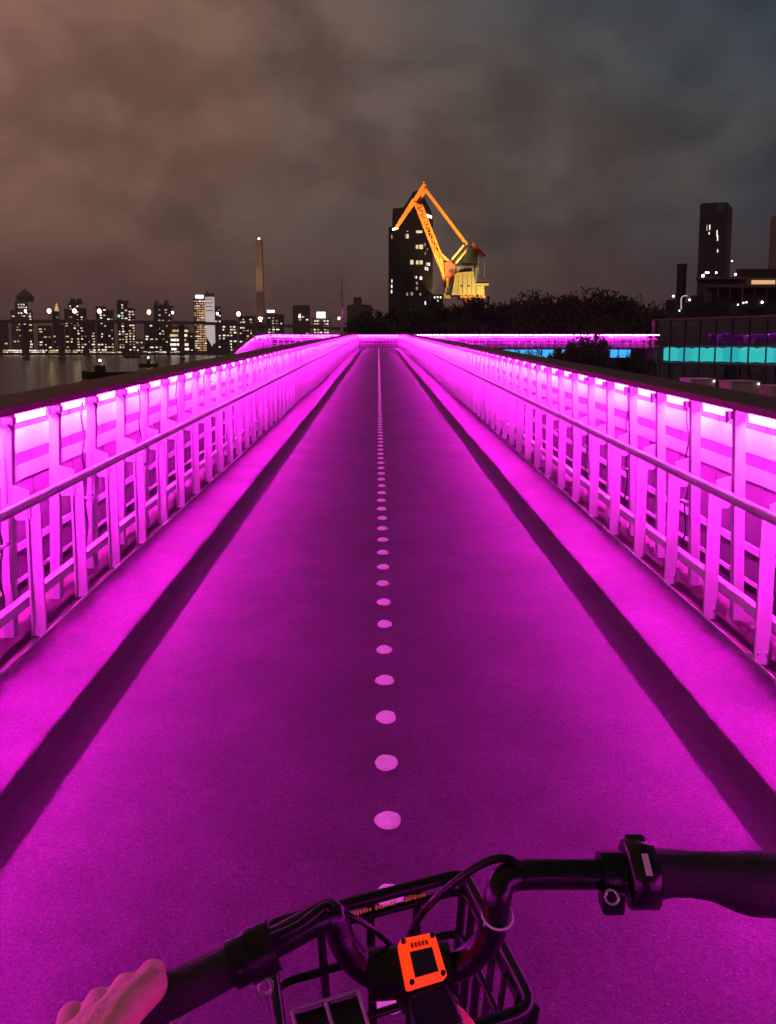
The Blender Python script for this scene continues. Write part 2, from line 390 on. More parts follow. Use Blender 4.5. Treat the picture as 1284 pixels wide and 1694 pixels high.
cn = MB().box((1.905, 0.035, 1.13), (0.05, 0.045, 0.04)).tube([(1.90, 0.03, 1.12), (1.885, 0.05, 1.09), (1.90, 0.075, 1.12)], 0.007, 6)
connector = cn.mesh('connector', 'rail_metal')
def cable_mesh(ph, side):
    pts = []
    for i in range(34):
        z = 1.12 - 0.95 * i / 33
        pts.append((1.945 + 0.006 * math.sin(3 * z + ph), 0.13 * 1 + 0.022 * math.sin(i * 0.62 + ph) + 0.01 * math.sin(i * .23), z))
    return MB().tube(pts, 0.0055, 6).mesh('cable', 'cable_black')
cables = [cable_mesh(0, 1), cable_mesh(1.9, 1), cable_mesh(4.0, 1)]
clips = [MB().box((1.935, 0.10, 0.50), (0.03, 0.11, 0.012)).mesh('cable_clip', 'steel_paint'), MB().box((1.925, 0.09, 0.68), (0.03, 0.09, 0.012)).mesh('cable_clip', 'steel_paint')]

def put_bay(root, pos, rz, tl, first=True, pieces='all', ci=0):
    """pos: point on the path centre line in world space; rz turns outside +x to where it should face"""
    base = Vector(pos) - parent_world(root); rt = (tl, 0, rz)
    if pieces == 'posts': put('front_post', front_post, root, base, (0, 0, rz)); return
    put('front_post', front_post, root, base, (0, 0, rz)); put('back_post', back_post, root, base, (0, 0, rz))
    if pieces == 'open':
        put('light_tube', light_tube_open, root, base, rt); return
    put('light_tube', tube_rnd.choice(light_tubes), root, base, rt)
    put('bracket', gusset, root, base, (0, 0, rz))
    put('mesh_panel', panel, root, base, rt)
    if pieces == 'all':
        put('connector', connector, root, base, (0, 0, rz))
        if ci % 2 == 0:
            put('cable', cables[(ci // 2) % 3], root, base, (0, 0, rz)); [put('cable_clip', q_, root, base, (0, 0, rz)) for q_ in clips]

def main_railing(s, ph, label):
    root = thing('railing', label, 'railing', (XC + s * 1.79, Y0, prof(Y0)))
    def lng(name, u0, u1, z0, z1, m):
        strip(min(s * u0, s * u1), max(s * u0, s * u1), z0, z1).build(name, m, root)
    lng('bottom_rail', 1.862, 1.908, 0.155, 0.205, 'steel_paint')
    lng('base_plate', 1.783, 2.072, -0.16, -0.012, 'kick')
    lng('edge_angle', 1.7755, 1.782, -0.15, 0.016, 'rail_metal')
    for z0, z1, n in ((0.90, 1.035, 'upper_rail'), (0.745, 0.83, 'middle_rail'), (0.345, 0.39, 'lower_rail'), (0.165, 0.19, 'lower_rail')):
        lng(n, 2.0675, 2.0725, z0, z1, 'steel_paint')
    pts = [(XC + s * 1.735, y, prof(y) + 0.757) for y in ys]
    MB().tube(pts, 0.027, 14).build('handrail', 'rail_metal', root)
    # timber cap, laid board after board
    y = Y0
    while y < Y1 - 0.2:
        y2 = min(y + 2.9, Y1); yy = [y, (y + y2) / 2, y2 - 0.006]
        strip(min(s * 1.815, s * 2.17), max(s * 1.815, s * 2.17), 1.178, 1.222, yy).build('cap_board', 'cap_wood', root, 0.006)
        y = y2
    n = int((Y1 - Y0) / 0.585); k0 = math.floor((ph - Y0) / 0.585)
    y = ph - k0 * 0.585; i = 0
    while y < Y1 - 0.1:
        rz = 0 if s > 0 else math.pi; tl = math.atan(slope(y)) * (1 if s > 0 else -1)
        put_bay(root, (XC, y, prof(y)), rz, tl, ci=i); y += 0.585; i += 1
    # bolt heads at post feet near the viewer
    return root
main_railing(-1, 3.94, 'pink-lit steel railing with timber cap along the river side of the walkway')
main_railing(1, 3.55, 'pink-lit steel railing with timber cap along the glass building side of the walkway')

def path_railing(name, label, pts, outside, spacing, pieces, post_sp=None, cap=True, group=None):
    """railing along a polyline (pts = foot of the front posts); outside = +1 if outside is to the right of travel"""
    pts = [Vector(p) for p in pts]; root = thing(name, label, 'railing', pts[0], group)
    def off(d, z):
        out = []
        for i, p in enumerate(pts):
            t = (pts[min(i + 1, len(pts) - 1)] - pts[max(i - 1, 0)]); t.z = 0; t.normalize()
            nrm = Vector((t.y, -t.x, 0)) * outside; out.append(p + nrm * d + Vector((0, 0, z)))
        return out
    def bar(nm, d0, d1, z0, z1, m):
        mbx = MB(); a, b2 = off(d0, z0), off(d1, z0); n = len(a); vs_ = []
        for i in range(n): vs_ += [a[i], b2[i], b2[i] + Vector((0, 0, z1 - z0)), a[i] + Vector((0, 0, z1 - z0))]
        fs = [(0, 1, 2, 3), tuple(4 * (n - 1) + q for q in (3, 2, 1, 0))]
        for i in range(n - 1):
            for q in range(4): fs.append((4 * i + q, 4 * i + (q + 1) % 4, 4 * i + 4 + (q + 1) % 4, 4 * i + 4 + q))
        mbx.add(vs_, fs); mbx.build(nm, m, root)
    bar('bottom_rail', 0.06, 0.11, 0.15, 0.205, 'steel_paint')
    if pieces != 'open':
        for z0, z1, nm in ((.90, 1.03, 'upper_rail'), (.70, .79, 'middle_rail'), (.34, .40, 'lower_rail')): bar(nm, 0.275, 0.2865, z0, z1, 'steel_paint')
    bar('fascia', 0.02, 0.22, -0.13, -0.012, 'kick')
    if cap: bar('cap', 0.03, 0.41, 1.178, 1.222, 'cap_wood')
    MB().tube(off(-0.055, 0.757), 0.0225, 8).build('handrail', 'rail_metal', root)
    def walk(step, what):
        for i in range(len(pts) - 1):
            a, b2 = pts[i], pts[i + 1]; d = b2 - a; ln = d.length; n = max(1, round(ln / step))
            h = d.copy(); h.z = 0; hl = h.length; h.normalize(); nrm = Vector((h.y, -h.x, 0)) * outside
            rz = math.atan2(nrm.y, nrm.x); loc_y = Vector((-math.sin(rz), math.cos(rz), 0))
            tl = math.atan2(d.z * (1 if loc_y.dot(h) > 0 else -1), hl)
            for k in range(n):
                q = a + d * (k / n if loc_y.dot(h) > 0 else (k + 1) / n)
                put_bay(root, q - nrm * 1.785, rz, tl, pieces=what)
    walk(spacing, pieces)
    if post_sp: walk(post_sp, 'posts')
    return root
ZE = prof(70)
# landing at the far end, the bridge going off to the right, the ramp coming down on the left
ld = MB(); ld.prism([(x, y, ZE - 0.25) for x, y in ((-8.6, 66.4), (24.6, 66.4), (24.6, 69.99), (-8.6, 69.99))], (0, 0, 0.245))
# keep the straight deck out of the landing's footprint by laying the landing around it
ld = MB()
for x0, x1 in ((-8.6, XC - 1.812), (XC + 1.812, 24.6)):
    ld.prism([(x, y, ZE - 0.13) for x, y in ((x0, 66.6), (x1, 66.6), (x1, 70.0), (x0, 70.0))], (0, 0, 0.13))
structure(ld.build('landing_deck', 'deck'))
rp = [(-6.9, 70.0, ZE), (-9.4, 68.6, ZE + .02), (-10.3, 65.5, ZE - .20), (-10.4, 61, ZE - .80), (-10.3, 55, ZE - 1.65), (-10.2, 48, ZE - 2.6), (-10.2, 38, ZE - 3.9), (-10.2, 30, ZE - 4.9)]
path_railing('railing', 'pink-lit railing curving down the side ramp toward the river', [(-1.9, 70.0, ZE)] + rp, 1, 0.585, 'mid')
rd = MB(); vs_ = []
inner = [(-6.9, 66.6, ZE), (-7.6, 66.3, ZE + .02), (-7.8, 64.5, ZE - .20), (-7.9, 61, ZE - .80), (-7.9, 55, ZE - 1.65), (-7.9, 48, ZE - 2.6), (-7.9, 38, ZE - 3.9), (-7.9, 30, ZE - 4.9)]
for a, b2 in zip(rp, inner):
    for q in (a, b2): vs_ += [(q[0], q[1], q[2] - 0.012), (q[0], q[1], q[2] - 0.25)]
fs = []
for i in range(len(rp) - 1):
    a = 4 * i; fs += [(a, a + 2, a + 6, a + 4), (a + 1, a + 5, a + 7, a + 3), (a, a + 4, a + 5, a + 1), (a + 2, a + 3, a + 7, a + 6)]
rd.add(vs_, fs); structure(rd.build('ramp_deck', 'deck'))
for x, y, z in ((-9.2, 62, ZE - .80), (-9.2, 50, ZE - 2.5), (-9.2, 38, ZE - 4.05)):
    MB().box((x, y, (z - .2 + WZ - 1) / 2), (0.6, 0.6, z - .2 - WZ + 1)).build('pier', 'concrete', bpy.data.objects['ramp_deck'])
for x in (8, 16, 24.1):
    MB().box((x, 68.3, (ZE - .14 + GZ) / 2), (0.5, 0.6, ZE - .14 - GZ)).build('pier', 'concrete', bpy.data.objects['landing_deck'])
path_railing('railing', 'pink-lit end railing standing across the far end of the straight walkway', [(-1.75, 70.05, ZE), (1.9, 70.05, ZE)], -1, 0.4, 'mid', 0.2)
path_railing('railing', 'pink-lit far railing of the cross bridge behind the dark trees', [(2.1, 70.05, ZE), (24.6, 70.05, ZE)], -1, 0.585, 'mid')
path_railing('railing', 'pink-lit near railing of the cross bridge, facing the walkway', [(2.35, 66.55, ZE), (24.3, 66.55, ZE)], 1, 0.585, 'open')

# ------------------------------------------------------------------ trees
def crown_mesh(seed, n_cl=60, per=60):
    rnd = random.Random(seed); m = MB(); vs_ = []; fs = []
    for c in range(n_cl):
        # clump centres spread through an uneven egg
        while True:
            p = Vector((rnd.uniform(-1, 1), rnd.uniform(-1, 1), rnd.uniform(-1, 1)))
            if 0.25 < p.length < 1: break
        p = Vector((p.x * 0.42, p.y * 0.42, 0.56 + p.z * 0.40)); cr_ = rnd.uniform(0.07, 0.15)
        for k in range(per):
            d = Vector((rnd.gauss(0, 1), rnd.gauss(0, 1), rnd.gauss(0, 0.8))); d = d.normalized() * cr_ * rnd.random() ** 0.4
            q = p + d; a = Vector((rnd.gauss(0, 1), rnd.gauss(0, 1), rnd.gauss(0, 1))).normalized(); b2 = a.orthogonal().normalized(); s_ = rnd.uniform(0.017, 0.034)
            i = len(vs_); vs_ += [q - a * s_, q + b2 * s_ * .6, q + a * s_, q - b2 * s_ * .6]; fs.append((i, i + 1, i + 2, i + 3))
    m.add(vs_, fs); return m.mesh('crown', 'leaf_dark')
def trunk_mesh(seed):
    rnd = random.Random(seed); m = MB()
    m.tube([(0, 0, -0.02), (0.008, 0, 0.2), (0, 0.01, 0.45), (0.01, 0, 0.72)], [0.028, 0.022, 0.016, 0.005], 8)
    for k in range(7):
        a = k * 2.4 + rnd.random(); z = 0.2 + 0.06 * k; l = rnd.uniform(0.18, 0.34)
        m.tube([(0, 0, z), (math.cos(a) * l * .5, math.sin(a) * l * .5, z + l * .35), (math.cos(a) * l, math.sin(a) * l, z + l * .75)], [0.011, 0.007, 0.002], 5)
    return m.mesh('trunk', 'tree_bark')
crowns = [crown_mesh(s) for s in (1, 2, 3, 4)]; trunks = [trunk_mesh(s) for s in (5, 6)]
def tree(loc, h, w_, i, label, group, name='broadleaf_tree'):
    t = thing(name, label, 'tree', loc, group); t.rotation_euler = (0, 0, i * 1.7); t.scale = (w_, w_, h)
    put('trunk', trunks[i % 2], t); put('crown', crowns[i % 4], t); return t
outline = [(600, 524), (616, 516), (640, 508), (662, 512), (690, 505), (722, 500), (748, 499), (768, 498), (786, 496), (800, 495), (826, 497), (852, 495), (878, 488), (905, 487), (932, 485), (958, 483), (984, 484), (1010, 485), (1036, 488), (1060, 494), (1080, 505), (1096, 518)]
rnd = random.Random(3); i = 0
for px, py in outline:
    Y = rnd.uniform(112, 138); p = at(px, py + 1, Y); h = p.z - GZ
    tree((p.x, Y, GZ), h / 0.97, h * rnd.uniform(0.62, 0.8), i, ('tall dark tree of the wood standing below the portal crane' if 715 < px < 806 else 'tall dark tree forming the skyline of the wood beyond the cross bridge'), ('tall trees below the crane' if 715 < px < 806 else 'skyline trees of the dark wood')); i += 1
for px in range(612, 1090, 34):
    Y = rnd.uniform(95, 108); p = at(px, rnd.uniform(515, 528), Y); h = p.z - GZ
    tree((p.x, Y, GZ), h, h * rnd.uniform(0.8, 1.0), i, 'shorter dark tree along the front edge of the wood behind the cross bridge', 'shorter trees along the front edge of the wood'); i += 1
for px, py, Y, ww in ((968, 548, 58, 4.3), (945, 560, 60, 3.2), (992, 556, 61, 3.4)):
    p = at(px, py, Y); tree((p.x, Y, GZ), p.z - GZ, ww, i, 'dark tree standing against the pink cross bridge', 'dark trees in front of the cross bridge'); i += 1
for px, py, Y, ww in ((850, 580, 52, 2.6), (882, 574, 54, 2.4), (915, 577, 53, 2.6), (1040, 578, 56, 2.8), (1062, 585, 54, 2.4)):
    p = at(px, py, Y); tree((p.x, Y, GZ), p.z - GZ, ww, i, 'low dark tree with thin branches below the cross bridge', 'low trees below the cross bridge', 'small_tree'); i += 1

# ------------------------------------------------------------------ buildings
def lit_windows(root, face, cols, rows, prob, rnd, fill=(0.5, 0.45), weights=(4, 3, 2, 1), proud=0.06, name='lit_windows'):
    """small lit windows on a face: face = (origin, right vector, up vector, outward normal)"""
    o, rx, uz, nr = [Vector(v) for v in face]; m = MB()
    for i in range(cols):
        colp = rnd.uniform(0.35, 1.5)
        for j in range(rows):
            if rnd.random() > prob * 1.55 * colp: continue
            cw, ch = rx / cols, uz / rows; wf = fill[0] * rnd.uniform(.7, 1.5)
            c = o + cw * (i + .5 + rnd.uniform(-.12, .12)) + ch * (j + .5); a = cw * wf / 2; b2 = ch * fill[1] / 2; mi = rnd.choices(range(4), weights)[0]
            p = [c - a - b2, c + a - b2, c + a + b2, c - a + b2]
            m.prism([q + nr * .002 for q in p], nr * proud, mi)
    if m.v: stuff(m.build(name, ['win_warm', 'win_white', 'win_gold', 'win_dim'], root))
def tower(label, x0, x1, ytop, Y, depth=22, wall='tower_mid', prob=.25, cell=(5.0, 3.6), base=WZ + 2.1, shape=None, weights=(4, 3, 1, 2), name='tower_block', cat='building', fill=(.5, .45), seed=None):
    a, c = at(x0, ytop, Y), at(x1, ytop, Y); H = a.z - base; mid = (a + c) / 2; mid.z = base
    e = Vector((mid.x, mid.y, 0)).normalized(); rv = Vector((e.y, -e.x, 0)); wd = abs((c - a).dot(rv)); rot = Matrix.Rotation(math.atan2(rv.y, rv.x), 3, 'Z'); zu = Vector((0, 0, 1))
    root = thing(name, label, cat, tuple(mid + e * depth / 2)); rnd = random.Random(seed if seed is not None else int(x0 * 7 + ytop))
    MB().box(mid + e * depth / 2 + zu * H / 2, (wd, depth, H), 0, rot).build('wall', wall, root)
    MB().box(mid + e * depth / 2 + zu * (H + .6), (wd * .9, depth * .9, 1.2), 0, rot).build('roof_parapet', wall, root)
    for fx in (-.48, -.16, .16, .48):
        MB().box(mid + rv * wd * fx - e * .15 + zu * H / 2, (wd * .025, .3, H * .98), 0, rot).build('pilaster', wall, root)
    lit_windows(root, (mid - rv * wd * .46 - e * .02 + zu * 2, rv * (wd * .92), Vector((0, 0, H - 4)), -e), max(1, int(wd / cell[0])), max(1, int(H / cell[1])), prob, rnd, fill, weights, 0.1)
    return root, a, c, base + H
def away(px, d):
    v = ray(px, 574); v.z = 0; return v.normalized() * d
def slab(px0, px1, z0, z1, Y, d):
    a_, c_ = at(px0, 574, Y), at(px1, 574, Y); return MB().prism([(a_.x, Y, z0), (c_.x, Y, z0), (c_.x, Y, z1), (a_.x, Y, z1)], away((px0 + px1) / 2, d))
def roofcap(root, pts, m='tower_mid', ext=(0, 12, 0), name='roof'): MB().prism(pts, ext).build(name, m, root)

# far bank, river side of the stay-cable bridge
t, a, c, zt = tower('far tower crowned by a pointed pyramid roof across the river', 24, 46, 499, 1080, 26, 'tower_pale', .22, (3.2, 4))
mx = (a.x + c.x) / 2; wv = c.x - a.x
r1 = MB(); apex = at(35, 476, 1080); r1.box((mx, 1093, zt + 2.8), (wv * .80, 20, 3))
base_z = zt + 4.3; hw = wv * .47
r1.add([(mx - hw, 1083, base_z + 3.5), (mx + hw, 1083, base_z + 3.5), (mx + hw, 1103, base_z + 3.5), (mx - hw, 1103, base_z + 3.5), (mx, 1093, apex.z),
        (mx - hw * .8, 1084, base_z - 2), (mx + hw * .8, 1084, base_z - 2), (mx + hw * .8, 1102, base_z - 2), (mx - hw * .8, 1102, base_z - 2)],
       [(0, 1, 4), (1, 2, 4), (2, 3, 4), (3, 0, 4), (0, 5, 6, 1), (1, 6, 7, 2), (2, 7, 8, 3), (3, 8, 5, 0)]); r1.build('roof', 'tower_mid', t)
tower('broad pale shoulder block wrapped round the pyramid-roofed tower', 17, 54, 514, 1085, 24, 'tower_pale', .30, (5, 4), weights=(3, 6, 1, 2))
t, a, c, zt = tower('slim dark tower with a small gold-lit spire across the river', 86, 98, 516, 1100, 18, 'tower_dark', .35, (4, 4))
q = at(92, 501, 1105); MB().tube([(q.x, 1108, zt), (q.x, 1108, zt + 6), (q.x, 1108, q.z)], [3, 2.4, .3], 8).build('spire', 'win_gold', t)
tower('low dark block standing below the gold spire tower', 62, 86, 540, 1060, 18, 'tower_dark', .22)
t, a, c, zt = tower('dark tower with a notched twin-peaked roof behind the road bridge lamps', 113, 131, 502, 1090, 20, 'tower_dark', .30, (4, 4))
for px in (117, 128):
    q = at(px, 494, 1090); MB().prism([(q.x - 3.4, 1092, zt), (q.x + 3.4, 1092, zt), (q.x + 1.5, 1092, q.z), (q.x - .5, 1092, q.z + 1)], (0, 10, 0)).build('roof_peak', 'tower_dark', t)
tower('dark residential block stepping down beside the notched tower', 131, 143, 511, 1095, 20, 'tower_dark', .45, (4, 4))
tower('narrow dark block beside the notched tower with few lit windows', 106, 113, 512, 1092, 20, 'tower_dark', .3, (4, 4))
tower('mid-height residential tower with dense bright window columns', 158, 176, 508, 1085, 20, 'tower_dark', .38, (3.6, 3.8), weights=(2, 5, 1, 1))
tower('brown block with scattered lights beside the dense window tower', 176, 188, 514, 1100, 20, 'tower_mid', .30, (4, 4))
t, a, c, zt = tower('tall dark tower with a forked top above the green traffic light', 193, 211, 500, 1075, 20, 'tower_dark', .34, (3.6, 3.8), weights=(2, 5, 1, 2))
for px, py in ((197, 495), (208, 497)):
    q = at(px, py, 1075); MB().prism([(q.x - 4, 1077, zt), (q.x + 4, 1077, zt), (q.x + 3, 1077, q.z - 2), (q.x, 1077, q.z), (q.x - 3, 1077, q.z - 2)], (0, 10, 0)).build('roof_peak', 'tower_dark', t)
tower('dark shoulder block joined to the forked tower', 211, 223, 511, 1078, 20, 'tower_dark', .42, (3.6, 3.8), weights=(2, 5, 1, 2))
tower('small lit waterfront building with a glowing ground floor', 224, 238, 562, 1020, 15, 'tower_pale', .5, (5, 4), weights=(3, 5, 2, 1))
t, a, c, zt = tower('wide dark tower with a castle-like jagged roof behind the road bridge', 254, 284, 508, 1120, 24, 'tower_dark', .22, (5, 4))
for px, py in ((257, 497), (265, 503), (273, 496), (282, 505)):
    q = at(px, py, 1120); MB().prism([(q.x - 4, 1122, zt), (q.x + 4, 1122, zt), (q.x + .8, 1122, q.z), (q.x - .8, 1122, q.z)], (0, 10, 0)).build('roof_peak', 'tower_dark', t)
tower('squat dark block below the castle-roofed tower', 238, 263, 534, 1050, 20, 'tower_dark', .28, (5, 4), weights=(2, 5, 0, 1))
tower('low wide office with bright striped floors across the river', 280, 313, 541, 1040, 20, 'tower_mid', .85, (9, 6.5), weights=(1, 4, 4, 0), fill=(.85, .5))
tower('dark slab between the striped office and the gold tower', 313, 321, 552, 1060, 20, 'tower_dark', .15)
t, a, c, zt = tower('golden-windowed tower with a white rooftop sign', 320, 341, 494, 1045, 20, 'tower_mid', .80, (3.2, 3.2), weights=(1, 1, 9, 2), fill=(.75, .5))
q0, q1 = at(323.5, 494, 1043), at(336, 488, 1043); MB().prism([(q0.x, 1043, q0.z + .6), (q1.x, 1043, q0.z + .6), (q1.x, 1043, q1.z), (q0.x, 1043, q1.z)], (0, 1.5, 0)).build('rooftop_sign', 'sign_white', t)
t, a, c, zt = tower('dark horned tower behind the white glowing strip', 339, 353, 487, 1070, 20, 'tower_dark', .18, (4, 4))
for px, py in ((341, 481), (351, 484)):
    q = at(px, py, 1070); MB().prism([(q.x - 2, 1072, zt), (q.x + 2, 1072, zt), (q.x, 1072, q.z)], (0, 8, 0)).build('roof_peak', 'tower_dark', t)
q0, q1 = at(341, 573, 1035), at(352, 491, 1035); xm = (q0.x + q1.x) / 2
t = thing('light_tower', 'slim tower glowing white from top to bottom beside the gold one', 'building', (xm, 1040, WZ + 2.1))
m = MB(); hw = (q1.x - q0.x) / 2
m.prism([(xm - hw, 1036, q0.z + 14), (xm + hw * .5, 1036, q0.z), (xm + hw, 1036, q0.z + 6), (xm + hw, 1036, q1.z), (xm - hw, 1036, q1.z)], (0, 9, 0)); m.build('lit_facade', 'tower_glow', t)
for j in range(4): MB().box((xm, 1035.9, q1.z - 3 - j * 5), (hw * 1.9, .3, .9)).build('floor_band', 'tower_mid', t)
MB().box((xm, 1041, (WZ + 2.1 + q0.z + 14) / 2), (hw * 1.6, 8, q0.z + 14 - WZ - 2.1)).build('base', 'tower_dark', t)
tower('brown block with sparse lights beside the white glowing strip', 354, 366, 508, 1090, 20, 'tower_mid', .28, (4, 4))
tower('low residential block with scattered white lights beside the pylon foot', 366, 392, 531, 1070, 20, 'tower_dark', .35, (4.5, 4), weights=(2, 5, 1, 1))
tower('low dark block right against the bridge pylon', 394, 424, 524, 1080, 20, 'tower_dark', .32, (4.5, 4), weights=(2, 5, 1, 1))
t, a, c, zt = tower('low building with a white rooftop sign and yellow lit floor past the pylon', 440, 470, 521, 1060, 20, 'tower_dark', .45, (5, 4), weights=(3, 2, 5, 1))
q0, q1 = at(442, 517, 1058), at(454, 513, 1058); MB().prism([(q0.x, 1058, q0.z), (q1.x, 1058, q0.z), (q1.x, 1058, q1.z), (q0.x, 1058, q1.z)], (0, 1.2, 0)).build('rooftop_sign', 'sign_white', t)
MB().box((q0.x + 3, 1059, (zt + q0.z) / 2), (.6, .6, q0.z - zt)).build('sign_post', 'tower_dark', t)
tower('plain dark block with curved-looking flat top past the pylon', 484, 513, 506, 1090, 24, 'tower_dark', .05, (5, 4))
t, a, c, zt = tower('bright building with lit corner columns and a glowing top panel', 517, 546, 526, 1050, 20, 'tower_mid', .65, (4, 4), weights=(2, 6, 2, 0))
q0, q1 = at(524, 523, 1048), at(538, 516, 1048); MB().prism([(q0.x, 1048, zt), (q1.x, 1048, zt), (q1.x, 1048, q1.z), (q0.x, 1048, q1.z)], (0, 2, 0)).build('rooftop_sign', 'sign_white', t)
t, a, c, zt = tower('grey stepped block with a raised core behind the mast', 574, 616, 506, 700, 24, 'tower_mid', .03, (5, 4), base=GZ)
q0, q1 = at(585, 506, 702), at(598, 492, 702); MB().prism([(q0.x, 702, zt), (q1.x, 702, zt), (q1.x, 702, q1.z), (q0.x, 702, q1.z)], (0, 14, 0)).build('core', 'tower_mid', t)
tower('low blocks of scattered lights along the far quay beside the dense tower', 143, 158, 533, 1050, 16, 'tower_dark', .25, (4, 4))
tower('dim hazy slab at the river bend behind the pyramid tower', -30, 14, 536, 1300, 30, 'tower_mid', .02, (6, 5))

# quay lights on the far bank
def quay(label, x0, x1, y0, y1, Y, n, mats, seed):
    a, c = at(x0, y1, Y), at(x1, y0, Y); base = WZ + 2.1
    t = thing('quay_pavilion', label, 'pavilion', ((a.x + c.x) / 2, Y, base)); wd = c.x - a.x
    MB().box(((a.x + c.x) / 2, Y + 5, (base + c.z) / 2), (wd, 8, c.z - base)).build('wall', 'tower_dark', t)
    MB().box(((a.x + c.x) / 2, Y + 4, c.z + .4), (wd + 2, 12, .8)).build('roof', 'tower_mid', t)
    rnd = random.Random(seed)
    lit_windows(t, (Vector((a.x, Y + .95, max(a.z, base + .3))), Vector((wd, 0, 0)), Vector((0, 0, c.z - max(a.z, base + .3) - .2)), Vector((0, -1, 0))), n, 2, .9, rnd, (.75, .6), mats, .1)
quay('long brightly lit ferry pavilion on the far quay', 5, 78, 578, 590, 990, 16, (1, 6, 3, 0), 4)
quay('lit quayside arcade with a string of warm lamps', 80, 137, 578, 590, 992, 14, (6, 3, 3, 1), 5)
quay('dim low quay building with small spaced lights', 148, 200, 581, 590, 995, 10, (2, 3, 0, 4), 6)
quay('low quay building with a row of white lights below the castle tower', 238, 300, 581, 590, 995, 10, (2, 5, 0, 2), 8)

# ------------------------------------------------------------------ stay-cable road bridge
YB = 800
t = thing('road_bridge', 'long road bridge crossing the river on a single tall pylon', 'bridge', tuple(at(431, 574, YB) - Vector((0, 0, 10))))
dp = [(-160, 529), (0, 532), (150, 531.5), (300, 534), (431, 537.5), (520, 541), (575, 545), (640, 550)]
m = MB(); pts = [at(x, y, YB) for x, y in dp]
for p, q in zip(pts[:-1], pts[1:]): m.beam(p, q, 22, 2.8)
m.build('road_deck', 'bridge_grey', t)
pt = MB(); top, bot = at(428.5, 397, YB), at(433, 574, YB); bot.z = WZ
pt.beam(bot, top, 8.6, 8.6, 0, Vector((0, 1, 0)), 6.2, 6.2); pt.build('pylon', 'pylon', t)
q = at(431, 530, YB); MB().box((q.x, YB - 6, q.z), (9, 6, 5)).build('cross_beam', 'pylon', t)
tl = MB().ball(top + Vector((0, 0, 1.2)), 1.1); tl.build('beacon', 'lamp_white', t)
for k in range(12):
    for sgn in (-1, 1):
        za = top.z - 4 - k * 3.2; xb = top.x + sgn * (34 + (11 - k) * 15)
        fy = None
        for p, q in zip(pts[:-1], pts[1:]):
            if p.x <= xb <= q.x: fy = p.z + (q.z - p.z) * (xb - p.x) / (q.x - p.x)
        if fy: MB().tube([(top.x + sgn * 2, YB, za), (xb, YB, fy + 1)], 0.05, 5).build('stay_cable', 'bridge_grey', t)
for px in (40, 100, 300):
    a = at(px, 533, YB); MB().box((a.x, YB, (a.z + WZ) / 2 - 1), (3.2, 10, a.z - WZ - 3)).build('pier', 'bridge_grey', t)
for px, kind in ((43, 'lamp_white'), (82, 'lamp_warm'), (124, 'lamp_warm'), (165, 'lamp_warm'), (197, 'lamp_green'), (247, 'lamp_warm'), (286, 'lamp_white'), (360, 'lamp_white'), (395, 'lamp_warm'), (496, 'lamp_white'), (561, 'lamp_white')):
    yd = 532 + max(0, px - 150) * .02 + max(0, px - 430) * .03; a = at(px, yd - 2, YB - 4); h = 9.5 if kind != 'lamp_green' else 5
    lab = {'lamp_warm': 'warm flaring street lamp on the road bridge', 'lamp_white': 'white street lamp on the road bridge', 'lamp_green': 'green traffic light on the road bridge'}[kind]
    l = thing('street_lamp' if kind != 'lamp_green' else 'traffic_light', lab, 'lamp' if kind != 'lamp_green' else 'traffic light', tuple(a), lab + 's' if kind != 'lamp_green' else None)
    put('pole', MB().tube([(0, 0, 0), (0, 0, h)], .25, 6).mesh('pole', 'bridge_grey'), l)
    put('lamp_head', MB().ball((0, 0, h), 1.9 if kind == 'lamp_warm' else 1.15, 0, 10, 6, (1, 1, 1.25)).mesh('lamp_head', kind), l)

# boats
def boat(label, x0, x1, y, hpx, cab, name='barge', lamp=True):
    a, c = P(x0, y, WZ), P(x1, y, WZ); ln = (c - a).length; h = hpx * a.y / FPX
    t = thing(name, label, 'boat', tuple((a + c) / 2)); d = (c - a).normalized(); nrm = Vector((-d.y, d.x, 0)); bw = ln * .2
    m = MB(); sec = []
    for f, wf, zf in ((0, .35, .9), (.08, .9, .8), (.5, 1, .72), (.9, .9, .8), (1, .2, 1.0)):
        p = a + d * ln * f
        sec.append([p - nrm * bw * wf * .4 + Vector((0, 0, -.6)), p + nrm * bw * wf * .4 + Vector((0, 0, -.6)), p + nrm * bw * wf * .5 + Vector((0, 0, h * zf)), p - nrm * bw * wf * .5 + Vector((0, 0, h * zf))])
    vs_ = [v for s_ in sec for v in s_]; n = len(sec)
    fs = [(0, 1, 2, 3), tuple(4 * (n - 1) + q for q in (3, 2, 1, 0))] + [(4 * i + q, 4 * i + (q + 1) % 4, 4 * i + 4 + (q + 1) % 4, 4 * i + 4 + q) for i in range(n - 1) for q in range(4)]
    m.add(vs_, fs); m.build('hull', 'hull_dark', t)
    p = a + d * ln * cab; MB().box(p + Vector((0, 0, h * 1.1)), (ln * .16, bw * .5, h * .9)).build('cabin', 'hull_dark', t)
    MB().box(p + Vector((0, -bw * .26, h * 1.3)), (ln * .12, .05, h * .25)).build('cabin_window', 'glass_dark', t)
    if lamp:
        MB().tube([p + Vector((0, 0, h * 1.5)), p + Vector((0, 0, h * 2.2))], .1, 6).build('lamp_mast', 'hull_dark', t); MB().ball(p + Vector((0, 0, h * 2.2)), .4).build('lamp', 'lamp_white', t)
boat('long dark barge lying on the river below the railing cap', 137, 235, 625, 13, .3)
boat('small dark boat with a deck lamp near the far quay', 230, 262, 607, 7, .5, 'motor_boat')
boat('dark moored lighter just off the far quay', 205, 232, 592, 5, .6, 'motor_boat', False)

